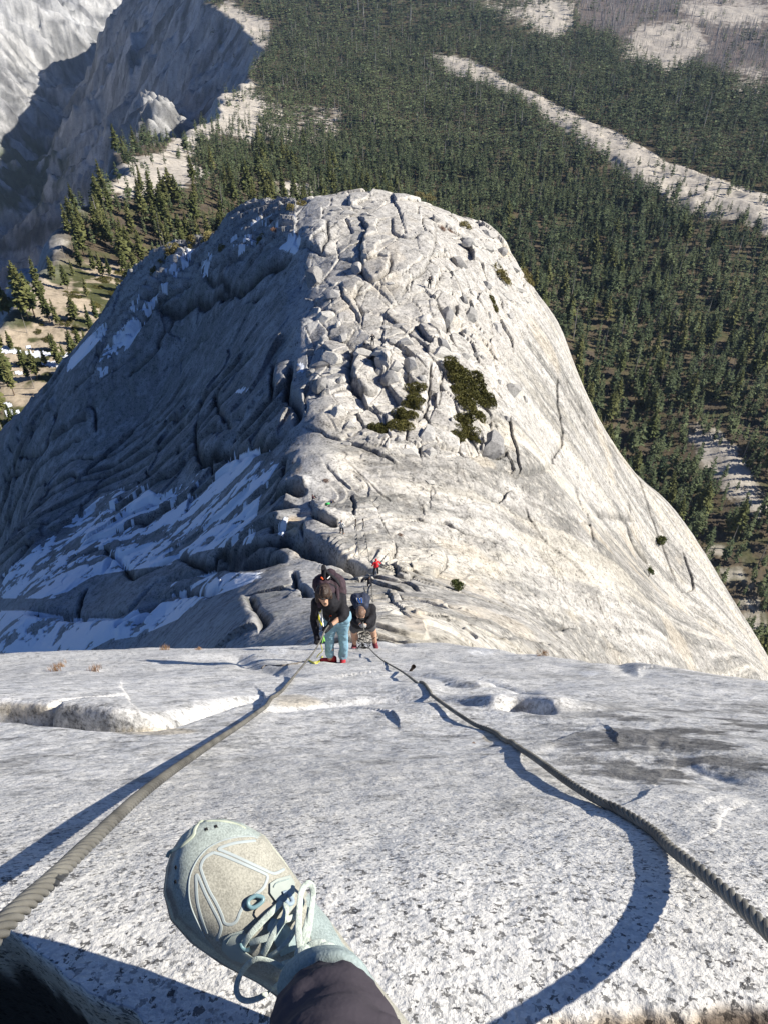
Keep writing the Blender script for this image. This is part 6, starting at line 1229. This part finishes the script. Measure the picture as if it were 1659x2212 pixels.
k0 = union('trousers', [('c', tuple(lo_), .039, on(lo_, knee, .12), .045), ('c', on(lo_, knee, .12), .045, on(lo_, knee, .35), .050), ('c', on(lo_, knee, .35), .050, tuple(knee), .066), ('c', tuple(knee), .074, tuple(hip), .095), ('c', tuple(hip), .11, tuple(hip2), .11), ('c', tuple(hip2), .095, tuple(knee2), .074), ('c', tuple(knee2), .07, on(knee2, foot2, .85), .055)], .006, M_TROU, 5, .016, 2, 22)
sl('trousers', k0)
sl('body', union('body', [('c', tuple(np.array(P(722, 2235, d=.605))), .016, tuple(knee), .038), ('c', tuple(knee), .05, tuple(hip), .08), ('c', tuple(hip), .09, tuple(hip2), .09), ('c', tuple(hip2), .08, tuple(knee2), .05), ('c', tuple(knee2), .05, tuple(foot2), .035), ('c', (0.01, -.60, -.40), .12, (.02, -.50, -.08), .14), ('c', (.02, -.50, -.08), .06, (.02, -.42, .08), .06), ('e', (.02, -.38, .14), (.08, .10, .12))], .012, M_SKIN, 3))
sl('jacket', union('jacket', [('c', (0.01, -.60, -.42), .15, (.02, -.50, -.08), .17), ('c', (-.16, -.48, -.04), .07, (.20, -.48, -.04), .07), ('c', (.20, -.48, -.04), .065, (.26, -.28, -.22), .05), ('c', (.26, -.28, -.22), .05, (.10, -.10, -.06), .035), ('c', (-.16, -.48, -.04), .065, (-.22, -.28, -.22), .05), ('c', (-.22, -.28, -.22), .05, (-.08, -.10, -.06), .035)], .014, M_BLACK, 4))


# ---- air ------------------------------------------------------------------
hz = bpy.data.materials.new('haze'); hz.use_nodes = True; t_ = hz.node_tree
for n_ in list(t_.nodes): t_.nodes.remove(n_)
ho = t_.nodes.new('ShaderNodeOutputMaterial'); hv = t_.nodes.new('ShaderNodeVolumePrincipled'); hv.inputs['Color'].default_value = (.55, .75, 1, 1); hv.inputs['Density'].default_value = .000026; hv.inputs['Anisotropy'].default_value = .1
t_.links.new(hv.outputs[0], ho.inputs['Volume'])
zlo = min(float(val.z.min()), float(dome.z.min())) - 1; zhi = max(3.0, float(val.z.max()), float(slab.z.max())) + 3
bv_ = [(a, b, c_) for c_ in (zlo, zhi) for a, b in ((-7000, -30), (7000, -30), (7000, 7000), (-7000, 7000))]
bf_ = [(3, 2, 1, 0), (4, 5, 6, 7), (0, 1, 5, 4), (1, 2, 6, 5), (2, 3, 7, 6), (3, 0, 4, 7)]
link('haze', mesh_pf('haze', bv_, bf_, hz, False), kind='stuff')
